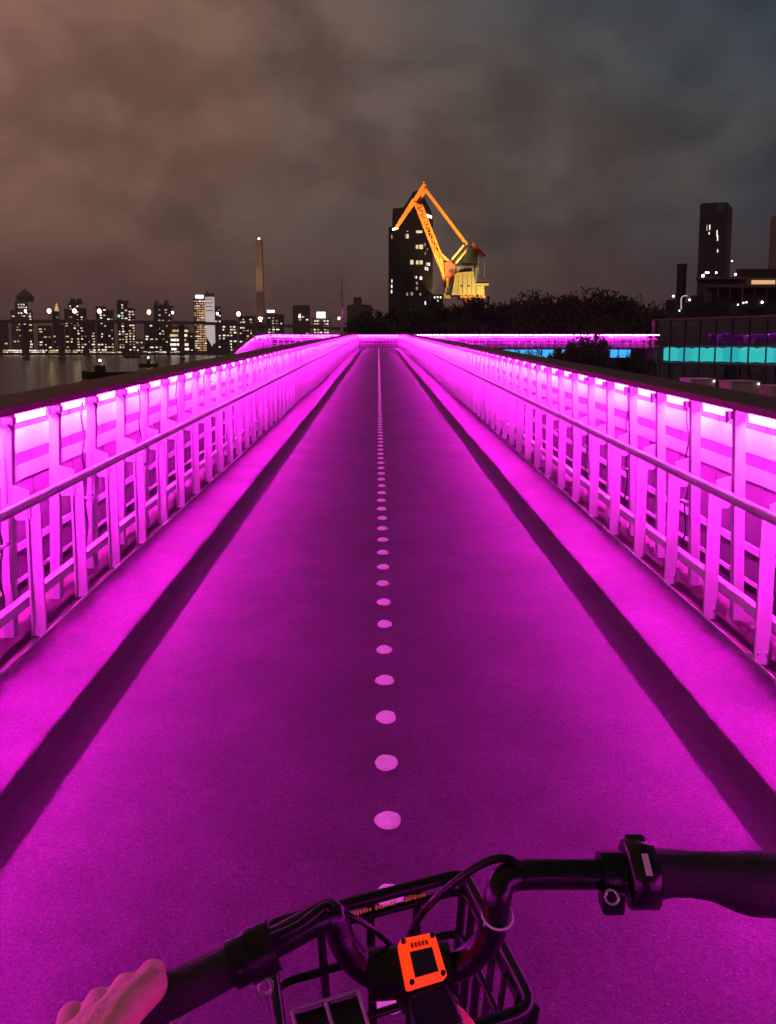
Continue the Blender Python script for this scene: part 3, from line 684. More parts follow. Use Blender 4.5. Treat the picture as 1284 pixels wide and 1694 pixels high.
# mast beyond the left railing
a = at(566, 546, 80); z0 = GZ
t = thing('signal_mast', 'slim pale mast with a thin spike standing beyond the walkway end', 'mast', (a.x, 80, z0))
zz = at(566, 487, 80).z; MB().tube([(a.x, 80, z0), (a.x, 80, zz)], [.17, .12], 10).build('pole', 'mast', t)
MB().box((a.x, 80, zz + .05), (.55, .3, .16)).build('cross_arm', 'mast', t)
MB().tube([(a.x, 80, zz + .1), (a.x, 80, at(566, 458, 80).z)], [.05, .02], 6).build('spike', 'crane_dark', t)

# ------------------------------------------------------------------ dark tower behind the crane
YT = 330
t = thing('office_tower', 'dark tower with a curved crown and few lit windows behind the crane', 'building', tuple(at(680, 520, YT).xy) + (GZ,))
out = [(650, 345), (668, 343), (676, 330), (684, 317), (692, 314.5), (700, 322), (708, 338), (714, 350), (716.5, 362)]
poly = [at(x, y, YT) for x, y in out]; l0 = poly[0].copy(); l0.z = GZ; r0 = poly[-1].copy(); r0.z = GZ
MB().prism([l0] + poly + [r0], (0, 22, 0)).build('wall', 'tower_dark', t)
a, c = at(643.5, 375, YT - 3), at(671, 375, YT - 3); MB().prism([(a.x, YT - 3, GZ), (c.x, YT - 3, GZ), (c.x, YT - 3, c.z), (a.x, YT - 3, a.z)], (0, 20, 0)).build('wing', 'tower_dark', t)
for px in (650, 657, 664):
    q = at(px, 375, YT - 3); MB().box((q.x, YT - 3.2, (q.z + GZ) / 2), (.35, .4, q.z - GZ - 1)).build('fin', 'tower_dark', t)
for px in (672, 688, 706, 715):
    q = at(px, 350, YT); MB().box((q.x, YT - .2, (q.z + GZ) / 2), (.3, .4, q.z - GZ - 4)).build('fin', 'tower_dark', t)
q0, q1 = at(703.5, 361, YT - .6), at(714.5, 353.5, YT - .6)
m = MB(); m.prism([(q0.x, YT - .6, q0.z + .8), (q1.x, YT - .6, q0.z), (q1.x, YT - .6, q1.z - .9), (q0.x, YT - .6, q1.z)], (0, .59, 0)); m.build('lit_sign', 'sign_white', t)
def win(cx, cy, w_, h_, mt, Y, root):
    c = at(cx, cy, Y); sx = w_ * Y / FPX; sz = h_ * Y / FPX
    f = MB().box((c.x, Y - .11, c.z), (sx * 1.2, .2, sz * 1.2)).build('window', 'frame_dark', root)
    MB().box((c.x, Y - .24, c.z), (sx, .05, sz)).build('pane', mt, f)
W8 = [(375, 570, 6, 7, 0), (480, 532, 10, 4, 0), (460, 660, 5, 6, 0), (497, 660, 6, 7, 0), (418, 790, 5, 7, 0), (462, 792, 5, 6, 0), (497, 792, 5, 6, 0), (453, 918, 3, 4, 1), (495, 925, 4, 5, 1), (460, 968, 4, 4, 2), (458, 1012, 4, 5, 2), (378, 1062, 3, 5, 2), (418, 1058, 4, 5, 2), (490, 1062, 3, 4, 2), (545, 805, 2.5, 5, 1), (565, 808, 2.5, 5, 1), (535, 843, 2.5, 5, 1), (550, 848, 2.5, 5, 1), (530, 640, 2, 5, 2), (533, 715, 2, 4, 2), (548, 680, 2, 4, 2), (380, 528, 3, 2, 2), (535, 1135, 3, 5, 1), (540, 1152, 3, 3, 1), (300, 800, 2, 5, 2), (400, 1195, 9, 3, 2)]
for cx, cy, w_, h_, k in W8: win(600 + cx / 5.136, 280 + cy / 5.136, w_, h_, ('win_warm', 'win_white', 'win_dim')[k], YT, t)
for cx, cy, h_, k in ((248, 575, 6, 2), (250, 950, 5, 1), (247, 995, 5, 1), (246, 1040, 5, 1)): win(600 + cx / 5.136, 280 + cy / 5.136, 2, h_, ('win_warm', 'win_white', 'win_dim')[k], YT - 3, t)
a = at(723, 492, 250); t2 = thing('low_block', 'low dark block with four white lights between tower and crane', 'building', (a.x, 255, GZ))
MB().box((a.x, 255, (at(723, 487, 250).z + GZ) / 2), (4, 9, at(723, 487, 250).z - GZ)).build('wall', 'tower_dark', t2)
for px, py in ((719, 492), (724, 491.5), (729, 492), (724, 498)): win(px, py, 2.4, 3, 'win_white', 250.4, t2)

# ------------------------------------------------------------------ portal crane
YK = 180
def z8(cx, cy, dy=0.0): 
    v = at(600 + cx / 5.136, 280 + cy / 5.136, YK); return Vector((v.x, v.y + dy, v.z))
kb = z8(880, 1110); t = thing('portal_crane', 'floodlit orange portal crane with folded jib and cream machine house', 'crane', (kb.x, YK, GZ))
up = Vector((0, 1, 0))
m = MB()
m.beam(z8(528, 130), z8(440, 270), 0.9, 1.1, 0, up); m.beam(z8(540, 160, 1.2), z8(470, 280, 1.2), 0.7, 0.7, 0, up); m.build('jib_head', 'crane_orange', t)
MB().ball(z8(518, 112), .5, 0, 8, 6).build('sheave', 'crane_orange', t)
m = MB(); m.beam(z8(440, 265), z8(285, 498), 1.15, 0.9, 0, up, .7, .7); m.build('fly_jib', 'crane_orange', t)
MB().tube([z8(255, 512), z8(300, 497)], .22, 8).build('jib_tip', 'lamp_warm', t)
# lattice boom: two chords each side with zig-zag lacing
for dy in (-0.9, 0.9):
    m = MB(); m.beam(z8(440, 285, dy * .4), z8(680, 880, dy), .36, .36, 0, up, .5, .5); m.beam(z8(680, 880, dy), z8(710, 1060, dy), .5, .5, 0, up); m.build('boom_chord', 'crane_orange', t)
    m = MB(); m.beam(z8(500, 300, dy * .4), z8(660, 720, dy), .42, .42, 0, up); m.beam(z8(660, 720, dy), z8(775, 830, dy), .45, .45, 0, up); m.build('boom_chord', 'crane_orange', t)
for k in range(9):
    f0, f1 = k / 9, (k + .5) / 9; f2 = (k + 1) / 9
    A = lambda f, dy: z8(440 + 240 * f, 285 + 595 * f, dy); B = lambda f, dy: z8(500 + 160 * f, 300 + 470 * f, dy)
    for dy in (-.7, .7): MB().beam(A(f0, dy), B(f1, dy), .16, .16, 0, up).beam(B(f1, dy), A(f2, dy), .16, .16, 0, up).build('lacing', 'crane_orange', t)
MB().prism([z8(452, 275, -.5), z8(515, 330, -.5), z8(560, 500, -.5), z8(520, 480, -.5)], (0, 1, 0)).build('boom_web', 'crane_orange', t)
MB().prism([z8(590, 640, -.6), z8(680, 770, -.6), z8(700, 940, -.6), z8(660, 860, -.6)], (0, 1.2, 0)).build('boom_web', 'crane_orange', t)
for dy in (-.7, .7): MB().beam(z8(530, 170, dy), z8(885, 640, dy), .42, .42, 0, up).build('tie_rod', 'crane_orange', t)
for off in (0, 1):
    MB().beam(z8(740 + off * 40, 790 + off * 25), z8(860 + off * 30, 645 + off * 35), .4, .5, 0, up).build('strut', 'crane_cream', t)
MB().beam(z8(762, 805), z8(882, 665), .35, .3, 0, up).build('strut', 'crane_dark', t)
m = MB(); m.prism([z8(690, 800, -1.4), z8(740, 785, -1.4), z8(785, 830, -1.4), z8(770, 910, -1.4), z8(735, 985, -1.4), z8(700, 960, -1.4)], (0, 2.8, 0)); m.build('boom_foot', 'crane_red', t)
MB().tube([z8(748, 870, -1.7), z8(748, 870, 1.7)], .55, 14).build('pivot', 'crane_dark', t)
MB().beam(z8(713, 930, -1.8), z8(713, 1015, -1.8), .5, .5, 0, up).build('foot_ram', 'crane_cream', t)
MB().box(z8(715, 1078), (1.5, 2, 1.2)).build('foot_block', 'crane_cream', t)
m = MB(); m.prism([z8(845, 800, -2), z8(890, 660, -2), z8(970, 700, -2), z8(968, 810, -2)], (0, 4, 0)); m.build('winch_house', 'hull_dark', t)
m = MB(); m.prism([z8(915, 655, -1.9), z8(928, 628, -1.9), z8(1042, 742, -1.9), z8(985, 735, -1.9)], (0, 3.8, 0)); m.build('counterweight', 'crane_red', t)
MB().tube([z8(795, 852), z8(985, 838)], .95, 14).build('drum', 'crane_grey', t)
MB().beam(z8(1035, 742), z8(1035, 940), .12, .12, 0, up).build('stay', 'crane_grey', t)
MB().beam(z8(985, 735), z8(985, 900), .14, .14, 0, up).build('stay', 'crane_grey', t)
m = MB(); m.prism([z8(745, 1075, -3), z8(775, 905, -3), z8(800, 888, -3), z8(930, 878, -3), z8(945, 985, -3), z8(950, 1075, -3)], (0, 6, 0)); house = m.build('machine_house', 'crane_cream', t)
for k in range(4): MB().box(z8(800 + 38 * k, 985, -3.06), (.09, .08, 4.3)).build('seam', 'crane_dark', house)
for px in (830, 890): MB().box(z8(px, 1000, -3.06), (.55, .1, .35)).build('vent', 'crane_dark', house)
MB().prism([z8(955, 1075, -2.6), z8(955, 1000, -2.6), z8(1022, 1000, -2.6), z8(1022, 1075, -2.6)], (0, 5, 0)).build('cab', 'crane_cream', t)
MB().box(z8(1000, 988), (3.0, 6.4, .5)).build('platform', 'crane_cream', t)
MB().box(z8(1010, 960), (2.2, 4, .9)).build('ladder_house', 'crane_dark', t)
MB().box(z8(955, 905), (.5, 4, 3.2)).build('mast_panel', 'crane_grey', t)
MB().box(z8(922, 1090), (5.8, 6.4, .6)).build('turntable', 'crane_orange', t)
MB().tube([z8(895, 1095), z8(895, 1190)], 1.0, 14).build('slewing_column', 'crane_orange', t)
pz = z8(895, 1190).z
MB().box((kb.x, YK, pz), (9, 8, 1.2)).build('portal_beam', 'crane_orange', t)
for sx in (-1, 1):
    for sy in (-1, 1): MB().beam((kb.x + sx * 4, YK + sy * 3.4, pz), (kb.x + sx * 5.5, YK + sy * 4.5, GZ), .8, .8, 0, up).build('leg', 'crane_orange', t)
def flood(loc, target, power, color, size, label, ang):
    d = thing('floodlight', label, 'lamp', tuple(loc)); put('body', MB().box((0, 0, -.15), (.6, .4, .5)).mesh('body', 'frame_dark'), d)
    ld_ = bpy.data.lights.new('flood', 'SPOT'); ld_.energy = power; ld_.color = color; ld_.spot_size = R(ang); ld_.spot_blend = .6; ld_.shadow_soft_size = .4
    lo = bpy.data.objects.new('spot', ld_); col.objects.link(lo); lo.parent = d; lo.location = (0, 0, .2)
    lo.rotation_euler = (Vector(target) - Vector(loc)).to_track_quat('-Z', 'Y').to_euler()
FB = GZ + 11.2
def mast_flood(x, y, tgt, power, colr, label, ang):
    l = Vector((x, y, z8(700, 1120).z)); flood(l, tgt, power, colr, .4, label, ang)
    MB().tube([(l.x, l.y, GZ), (l.x, l.y, l.z - .4)], .14, 8).build('pole', 'frame_dark', bpy.data.objects[[o.name for o in col.objects if o.name.startswith('floodlight')][-1]])
mast_flood(kb.x - 9, YK - 16, z8(600, 560), 120000, (1.0, .60, .20), 'orange floodlight on a pole aimed up the crane boom', 60)
mast_flood(kb.x + 3, YK - 15, z8(900, 1000), 15000, (1.0, .76, .32), 'warm floodlight on a pole aimed at the crane machine house', 60)

pq = at(431, 536, YB - 9.5); flood((pq.x, YB - 9.5, pq.z + 2.2), (pq.x, YB, top.z - 25), 420000, (1.0, .62, .36), .4, 'warm floodlight on the road bridge aimed up the pylon', 70)
# ------------------------------------------------------------------ right side: glass building, roof plant, chimney, tower
def wallpt(px, py, f): return at(px, py, 75 - 10 * f)
G0, G1 = at(1085, 574, 75), at(1330, 574, 62.8); G0.z = G1.z = 0
gd = (G1 - G0); glen = gd.length; gd.normalize(); gn = Vector((gd.y, -gd.x, 0))
if gn.dot(Vector((0, 0, 0)) - G0) < 0: gn = -gn
ztop, zt1, zt0 = at(1085, 531, 75).z, CAMZ + 0.0, CAMZ - 1.42
t = thing('glass_building', 'low glass-walled building with a teal lit band below the chimney', 'building', tuple(G0.xy) + (GZ,))
def gw(u, d, z): return G0 + gd * u + gn * d + Vector((0, 0, z))
def gbox(u0, u1, d0, d1, z0, z1): 
    m = MB(); m.prism([gw(u0, d0, z0), gw(u1, d0, z0), gw(u1, d1, z0), gw(u0, d1, z0)], (0, 0, z1 - z0)); return m
gbox(0.05, glen, -14, -3.2, GZ, ztop - .1).build('core', 'tower_dark', t)
gbox(-.25, glen, -14, .35, ztop, ztop + .18).build('roof_slab', 'bridge_grey', t)
gbox(-.3, -.05, -.25, .3, GZ, ztop - .01).build('corner_column', 'tower_pale', t)
gbox(0, glen, -3.1, -.3, zt0 - .25, zt0 - .06).build('floor_slab', 'concrete', t)
gbox(0, glen, -3.1, -.3, zt1 + .12, zt1 + .3).build('floor_slab', 'concrete', t)
npan = 9; pw = glen / npan
def pane_mesh(h):
    # slightly bowed pane
    m = MB(); n = 6; vs_ = []
    for i in range(n + 1):
        for j in range(n + 1):
            u, v = i / n, j / n; b_ = 0.02 * (1 - (2 * u - 1) ** 2) * (1 - (2 * v - 1) ** 2)
            vs_.append(Vector((u * (pw - .07) + .035, b_, v * h)))
    m.add(vs_, [(i * (n + 1) + j, (i + 1) * (n + 1) + j, (i + 1) * (n + 1) + j + 1, i * (n + 1) + j + 1) for i in range(n) for j in range(n)], 0, True)
    return m
def glass_mat():
    m = bpy.data.materials.new('pane_glass'); m.use_nodes = True; tt = m.node_tree; o = tt.nodes['Material Output']; tt.nodes.remove(tt.nodes['Principled BSDF'])
    tr = tt.nodes.new('ShaderNodeBsdfTransparent'); tr.inputs[0].default_value = (.62, .70, .72, 1); gl = tt.nodes.new('ShaderNodeBsdfGlossy'); gl.inputs['Roughness'].default_value = 0.02
    gl.inputs[0].default_value = (.55, .72, .85, 1); mx = tt.nodes.new('ShaderNodeMixShader'); mx.inputs[0].default_value = 0.26
    tt.links.new(tr.outputs[0], mx.inputs[1]); tt.links.new(gl.outputs[0], mx.inputs[2]); tt.links.new(mx.outputs[0], o.inputs[0]); MATS['pane_glass'] = m
glass_mat()
ang = math.atan2(gd.y, gd.x); flip = gn.dot(Vector((-math.sin(ang), math.cos(ang), 0))) < 0
rnd = random.Random(2)
for i in range(npan):
    for z0, z1 in ((GZ + .05, zt0 - .27), (zt0 - .05, zt1 + .10), (zt1 + .32, ztop - .03)):
        m = pane_mesh(z1 - z0); pos = gw(i * pw, rnd.uniform(-.01, .01), z0)
        if flip: m.v = [(v[0], -v[1], v[2]) for v in m.v]
        o = put('pane', m.mesh('pane', 'pane_glass'), t, pos - parent_world(t), (rnd.uniform(-.006, .006), 0, ang + rnd.uniform(-.008, .008)))
    gbox(i * pw - .03, i * pw + .03, -.08, .10, GZ, ztop - .012).build('mullion', 'frame_dark', t)
    # lit teal screen behind each pane of the band
    u0, u1 = i * pw + .02, (i + 1) * pw - .02; zA = zt1 - .14 + rnd.uniform(-.03, .03); zB = zt0 + .10
    top_ = [(u0 + (u1 - u0) * f_, zA + .12 * math.sin(math.pi * f_) ** .7) for f_ in (0, .08, .2, .35, .5, .65, .8, .92, 1)]; bot_ = [(u1, zB), ((u0 + u1) / 2, zB - .05 + rnd.uniform(-.02, .02)), (u0, zB)]
    MB().prism([gw(u_, -1.2, z_) for u_, z_ in top_ + bot_], -gn * .05).build('light_panel', ('teal_light', 'teal_light_deep')[i % 3 == 1], t)
for z in (zt0 - .16, zt1 + .21): gbox(0, glen, -.06, .06, z - .06, z + .06).build('transom', 'frame_dark', t)
p = gw(1.2, .9, 0); MB().tube([(p.x, p.y, GZ), (p.x, p.y, zt1 + .2)], .05, 8).build('lamp_post', 'frame_dark', t)

# roof plant of the works behind the glass building
YR = 110
t = thing('rooftop_works', 'dark industrial roof with an open steel frame and yellow lit strip', 'building', tuple(at(1200, 574, YR).xy) + (GZ,))
zr_ = lambda y: at(1200, y, YR).z
slab(1098, 1330, GZ, zr_(500), YR + 1, 10).build('wall', 'tower_dark', t)
slab(1163, 1330, zr_(473) - .2, zr_(473) + .25, YR, 8).build('beam', 'bridge_grey', t)
for px in (1164, 1184, 1204, 1224, 1244, 1264, 1284): slab(px - 1.3, px + 1.3, zr_(500), zr_(473) - .21, YR + .3, .3).build('column', 'bridge_grey', t)
slab(1146, 1330, zr_(461.5), zr_(458.5), YR - .4, 9).build('canopy', 'bridge_grey', t)
slab(1168, 1330, zr_(473) + .26, zr_(461.5) - .01, YR + .8, 6).build('upper_wall', 'tower_dark', t)
slab(1238, 1277, zr_(470), zr_(463.5), YR - .1, .4).build('lit_strip', 'win_gold', t)
slab(1212, 1284, zr_(458.5) + .01, zr_(440), YR + 4, 4).build('plant_room', 'tower_dark', t)
slab(1174, 1330, zr_(500), zr_(473) - .21, YR + 5, .5).build('back_wall', 'tower_dark', t)
for px, py, r_ in ((1163, 456, .32), (1168, 451, .2), (1172, 451, .2), (1185, 451, .22), (1217, 454, .26), (1211, 432, .14), (1261, 500, .26), (1221, 504, .14), (1230, 501, .16), (1235, 500, .16), (1114, 490, .24), (1124, 514, .14), (1141, 496, .2)):
    q = at(px, py, YR - .4); l = MB().ball(q, r_ * .62, 0, 8, 6); l.build('lamp', 'lamp_white', t); MB().box((q.x, YR + .2, q.z - .3), (.08, .8, .08)).build('lamp_arm', 'frame_dark', t)
# curved handrail, its bright look put in as a glow of the material
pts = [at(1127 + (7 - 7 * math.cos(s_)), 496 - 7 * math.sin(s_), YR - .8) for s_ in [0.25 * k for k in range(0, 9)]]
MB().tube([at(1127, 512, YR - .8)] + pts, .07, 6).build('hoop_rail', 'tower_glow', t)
for px, w_, tp in ((1112, 26, 496), (1150, 22, 489), (1192, 26, 492), (1245, 34, 488)): slab(px - w_ / 2, px + w_ / 2, zr_(500) - 1, zr_(tp), YR - .2 - px % 7 * .02, 1.0).build('duct', 'crane_dark', t)
q = at(1128.5, 437, 125); tt_ = thing('chimney', 'tall dark round chimney rising beside the industrial roof', 'chimney', (q.x, 125, GZ))
MB().tube([(q.x, 125, GZ), (q.x, 125, q.z - .6)], [.85, .74], 18).build('shaft', 'crane_dark', tt_); MB().tube([(q.x, 125, q.z - .6), (q.x, 125, q.z)], .82, 18).build('rim', 'crane_dark', tt_)
YW = 420
t = thing('office_tower', 'dark glassy tower with a slanted chamfered top behind the industrial roof', 'building', tuple(at(1185, 574, YW).xy) + (GZ,))
poly = [at(1158.5, 338, YW), at(1163, 336, YW), at(1204, 334.5, YW), at(1204, 344, YW)]; l0 = poly[0].copy(); l0.z = GZ; r0 = poly[-1].copy(); r0.z = GZ
MB().prism([l0] + poly + [r0], away(1175, 20)).build('wall', 'tower_dark', t)
pl = [at(1204.3, 335, YW + 1), at(1212, 344, YW + 1)]; l0 = pl[0].copy(); l0.z = GZ; r0 = pl[1].copy(); r0.z = GZ
MB().prism([l0] + pl + [r0], away(1208, 16)).build('side_wing', 'tower_mid', t)
q0, q1 = at(1186, 350, YW), at(1200, 337, YW); MB().prism([(q0.x, YW - .3, q0.z), (q1.x, YW - .3, q0.z), (q1.x, YW - .3, q1.z), (q0.x, YW - .3, q1.z)], (0, .25, 0)).build('top_window', 'tower_mid', t)
for px in (1164, 1171, 1178, 1185, 1192, 1199):
    q = at(px, 356, YW); MB().box((q.x, YW - .2, (q.z + GZ) / 2), (.35, .35, q.z - GZ)).build('fin', 'tower_dark', t)
for px, py, h_ in ((1170, 377, 9), (1174, 376, 8), (1173, 386, 4), (1186, 386, 10), (1187, 394, 9), (1187, 415, 5)): win(px, py, 1.6, h_, 'win_white', YW, t)
t, a, c, zt = tower('brown tower partly lit, at the edge past the slanted-top tower', 1275, 1330, 358, 430, 20, 'tower_pale', .02, (6, 5), base=GZ)

# blue lit pavilion under the cross bridge
t = thing('pavilion', 'low pavilion with blue lit glass under the cross bridge', 'pavilion', tuple(at(900, 574, 78).xy) + (GZ,))
a, c = at(835, 573, 78), at(1050, 592, 78)
MB().box(((a.x + c.x) / 2, 81.5, (GZ + c.z) / 2), (c.x - a.x, 5, c.z - GZ)).build('wall', 'tower_dark', t)
MB().box(((a.x + c.x) / 2, 81, a.z + .35), (c.x - a.x + 1, 7, .3)).build('roof', 'tower_dark', t)
MB().box(((a.x + c.x) / 2, 83, (a.z + c.z) / 2 + .1), (c.x - a.x, 2, a.z - c.z + .15)).build('back_wall', 'tower_dark', t)
n = 10
for k in range(n):
    x0 = a.x + (c.x - a.x) * k / n; x1 = a.x + (c.x - a.x) * (k + 1) / n
    if k in (5, 6, 7): continue
    MB().box(((x0 + x1) / 2, 79.2, (a.z + c.z) / 2), (x1 - x0 - .08, .06, a.z - c.z - .05)).build('pane', 'blue_light', t)
    MB().box((x0, 79.2, (a.z + c.z) / 2 + .1), (.08, .2, a.z - c.z + .2)).build('mullion', 'frame_dark', t)
for x0, x1, y0 in ((1143, 1184, 628), (1211, 1258, 632), (1276, 1330, 640)):
    Y = 57 if x0 < 1200 else 52; p, q = at(x0, y0, Y), at(x1, y0, Y)
    lab = {1143: 'small plain cabin below the walkway at the first glass bay', 1211: 'middle plain cabin with a tiny lamp below the glass wall', 1276: 'end plain cabin at the last glass bay'}[x0]
    t = thing('cabin', lab, 'cabin', ((p.x + q.x) / 2, Y + 1, GZ)); h = p.z - GZ; wd = q.x - p.x
    MB().box(((p.x + q.x) / 2, Y + 1, GZ + h / 2), (wd, 2, h)).build('wall', 'kiosk', t, .03)
    MB().box(((p.x + q.x) / 2, Y + 1, GZ + h + .03), (wd + .12, 2.12, .06)).build('roof', 'kiosk', t)
    MB().box((p.x + wd * .35, Y - .02, GZ + 1.0), (.75, .04, 1.95)).build('door', 'bridge_grey', t)
    MB().box((q.x - .12, Y - .06, GZ + h - .12), (.05, .1, .05)).build('lamp', 'lamp_white', t)

# ------------------------------------------------------------------ the bicycle under the camera
bk0 = P(690, 1605, 1.07)
bike = thing('bicycle', 'black bicycle with front basket and orange handlebar display, ridden along the walkway', 'bicycle', (bk0.x, bk0.y + .1, 0.02))
def smooth(pts, n=8):
    """Catmull-Rom through the points"""
    pts = [Vector(p) for p in pts]; out = []
    for i in range(len(pts) - 1):
        p0, p1, p2, p3 = pts[max(i - 1, 0)], pts[i], pts[i + 1], pts[min(i + 2, len(pts) - 1)]
        for k in range(n):
            t_ = k / n; out.append(0.5 * ((2 * p1) + (p2 - p0) * t_ + (2 * p0 - 5 * p1 + 4 * p2 - p3) * t_ * t_ + (3 * p1 - p0 - 3 * p2 + p3) * t_ ** 3))
    return out + [pts[-1]]
bar = [P(150, 1712, 1.06), P(300, 1637, 1.085), P(410, 1582, 1.10), P(480, 1545, 1.112), P(535, 1516, 1.12), P(552, 1518, 1.117), P(568, 1560, 1.095), P(600, 1600, 1.07), P(650, 1618, 1.06), P(700, 1612, 1.06), P(768, 1592, 1.07), P(812, 1545, 1.10), P(822, 1490, 1.135), P(832, 1458, 1.148), P(862, 1447, 1.15), P(960, 1446, 1.15), P(1100, 1447, 1.15), P(1400, 1455, 1.15)]
MB().tube(smooth(bar, 6), 0.0118, 14).build('handlebar', 'bike_black', bike)
# right grip with the palm rest
gp = [P(x, y, 1.15) for x, y in ((1082, 1445), (1110, 1444), (1140, 1446), (1175, 1449), (1205, 1455), (1240, 1461), (1300, 1462), (1400, 1458))]
m = MB(); rr = [.0205, .0185, .0178, .0190, .0215, .0245, .0250, .0225]; m.tube(smooth(gp, 5), [rr[min(i // 5, 7)] + (rr[min(i // 5 + 1, 7)] - rr[min(i // 5, 7)]) * (i % 5) / 5 for i in range(36)], 18); m.build('grip', 'grip_rubber', bike)
c = P(1058, 1446, 1.15); axis = (P(1100, 1446, 1.15) - P(1000, 1446, 1.15)).normalized()
sh = bpy.data.objects.new('shifter', None); col.objects.link(sh); sh.parent = bike; sh.location = (0, 0, 0)
MB().tube([c - axis * .0125, c - axis * .011, c + axis * .011, c + axis * .0125], [.022, .0265, .0265, .022], 20).build('drum', 'bike_black', sh)
upv = Vector((0, .55, .83)).normalized()
MB().beam(c - axis * .009 + upv * .021 + Vector((0, -.004, 0)), c + axis * .009 + upv * .021 + Vector((0, -.004, 0)), .022, .016).build('thumb_pad', 'bike_black', sh, .003)
w0 = c + Vector((0, -.016, .022)); MB().beam(w0 + Vector((-.001, -.010, -.004)), w0 + Vector((0, .006, .003)), .005, .002).build('indicator_mark', 'zip_tie', sh)
c2 = P(1011, 1446, 1.15); cl_ = MB().tube([c2 - axis * .0095, c2 + axis * .0095], .0178, 18).build('lever_clamp', 'bike_black', bike)
c3 = P(1012, 1484, 1.14); MB().box(c3, (.019, .018, .022)).build('clamp_lug', 'bike_black', cl_, .003)
dirv = (Vector((0, 0, CAMZ)) - c3).normalized(); rp_ = [c3 + dirv * .013 + (dirv.orthogonal().normalized() * math.cos(a_) + dirv.cross(dirv.orthogonal().normalized()) * math.sin(a_)) * .0052 for a_ in [k * math.pi / 8 for k in range(17)]]
MB().tube(rp_, .0013, 6).build('clamp_bolt', 'bike_steel', cl_)
# left grip, clamp, brake lever
gl = [P(385, 1594, 1.095), P(330, 1622, 1.088), P(270, 1652, 1.08), P(170, 1702, 1.065)]
MB().tube(gl, [.0155, .0165, .0170, .0165], 16).build('grip', 'grip_rubber', bike)
for px, py, rd_, ln in ((430, 1572, .0205, .012), (398, 1588, .0185, .008)):
    cc = P(px, py, 1.103); ax = (P(480, 1545, 1.112) - P(400, 1588, 1.10)).normalized(); MB().tube([cc - ax * ln, cc + ax * ln], rd_, 16).build('lever_clamp', 'bike_black', bike)
lv = smooth([P(428, 1600, 1.085), P(400, 1612, 1.08), P(370, 1626, 1.075), P(330, 1645, 1.065), P(296, 1684, 1.05), P(285, 1715, 1.04)], 5); MB().tube(lv, .0052, 8).build('brake_lever', 'rail_metal', bike)
lv = smooth([P(1035, 1478, 1.12), P(1080, 1490, 1.09), P(1180, 1500, 1.07), P(1330, 1508, 1.06)], 5)
# second, thinner bar above the left clamp (bell band and cable housing)
MB().tube(smooth([P(440, 1556, 1.12), P(490, 1535, 1.125), P(535, 1502, 1.132), P(548, 1506, 1.13)], 5), .0042, 8).build('cable_housing', 'bike_black', bike)
MB().tube(smooth([P(866, 1436, 1.158), P(838, 1420, 1.165), P(800, 1428, 1.16), P(752, 1460, 1.14), P(705, 1503, 1.11), P(680, 1545, 1.06), P(676, 1580, 1.0)], 6), .0034, 8).build('cable_housing', 'bike_black', bike)
MB().tube(smooth([P(556, 1506, 1.125), P(590, 1520, 1.115), P(630, 1548, 1.09), P(655, 1578, 1.05), P(662, 1610, 1.0)], 6), .0024, 8).build('cable_housing', 'bike_black', bike)
zc = P(823, 1514, 1.122); zax = (P(822, 1490, 1.135) - P(815, 1540, 1.10)).normalized(); o1 = zax.orthogonal().normalized(); o2 = zax.cross(o1)
zt_ = MB().tube([zc + (o1 * math.cos(a_) + o2 * math.sin(a_)) * .0128 for a_ in [k * math.pi / 10 for k in range(21)]], .0011, 6).build('zip_tie', 'zip_tie', bike)
MB().beam(P(801, 1530, 1.115), P(807, 1494, 1.135), .0034, .0016).build('zip_tail', 'zip_tie', zt_)
ec = P(440, 1633, 1.05); MB().tube([ec + Vector((.0055 * math.cos(a_), .0045 * math.sin(a_), .0035 * math.sin(a_))) for a_ in [k * math.pi / 8 for k in range(17)]], .0016, 6).build('eye_bolt', 'bike_steel', bike)
MB().tube([P(443, 1643, 1.045), P(452, 1690, 1.02), P(456, 1730, 1.0)], .0026, 8).build('stay_rod', 'bike_steel', bike)
# stem and display
st = bk0.copy(); MB().tube([P(690, 1640, 1.03), P(700, 1640, .9), (st.x + .005, st.y + .03, .62)], [.020, .019, .019], 14).build('stem', 'bike_black', bike)
MB().tube([P(610, 1612, 1.062), P(745, 1600, 1.066)], .0195, 14).build('bar_clamp', 'bike_black', bike)
# orange display: a tilted slab facing the rider
D = [P(660, 1553, 1.105), P(719, 1541, 1.105), P(741, 1614, 1.085), P(676, 1634, 1.085)]
nrm = (D[1] - D[0]).cross(D[3] - D[0]).normalized(); nrm = nrm if nrm.z > 0 else -nrm
def dq(u, v, h): return D[0] * (1 - u) * (1 - v) + D[1] * u * (1 - v) + D[2] * u * v + D[3] * (1 - u) * v + nrm * h
disp = bpy.data.objects.new('display', None); col.objects.link(disp); disp.parent = bike
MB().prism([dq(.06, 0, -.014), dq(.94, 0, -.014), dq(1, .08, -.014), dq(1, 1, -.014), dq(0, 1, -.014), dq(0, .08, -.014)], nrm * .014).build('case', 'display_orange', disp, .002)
MB().prism([dq(.20, .33, .0005), dq(.80, .33, .0005), dq(.80, .86, .0005), dq(.20, .86, .0005)], nrm * .0015).build('screen', 'display_dark', disp)
for k in range(5): 
    u = .27 + .1 * k; MB().prism([dq(u, .15, .0005), dq(u + .07, .15, .0005), dq(u + .07, .25, .0005), dq(u, .25, .0005)], nrm * .0008).build('print_mark', 'crane_red', disp)
for u, v in ((.10, .92), (.90, .92), (.10, .08), (.90, .08)):
    q = dq(u, v, 0); MB().tube([q, q + nrm * .002], .0022, 8).build('screw', 'display_dark', disp)
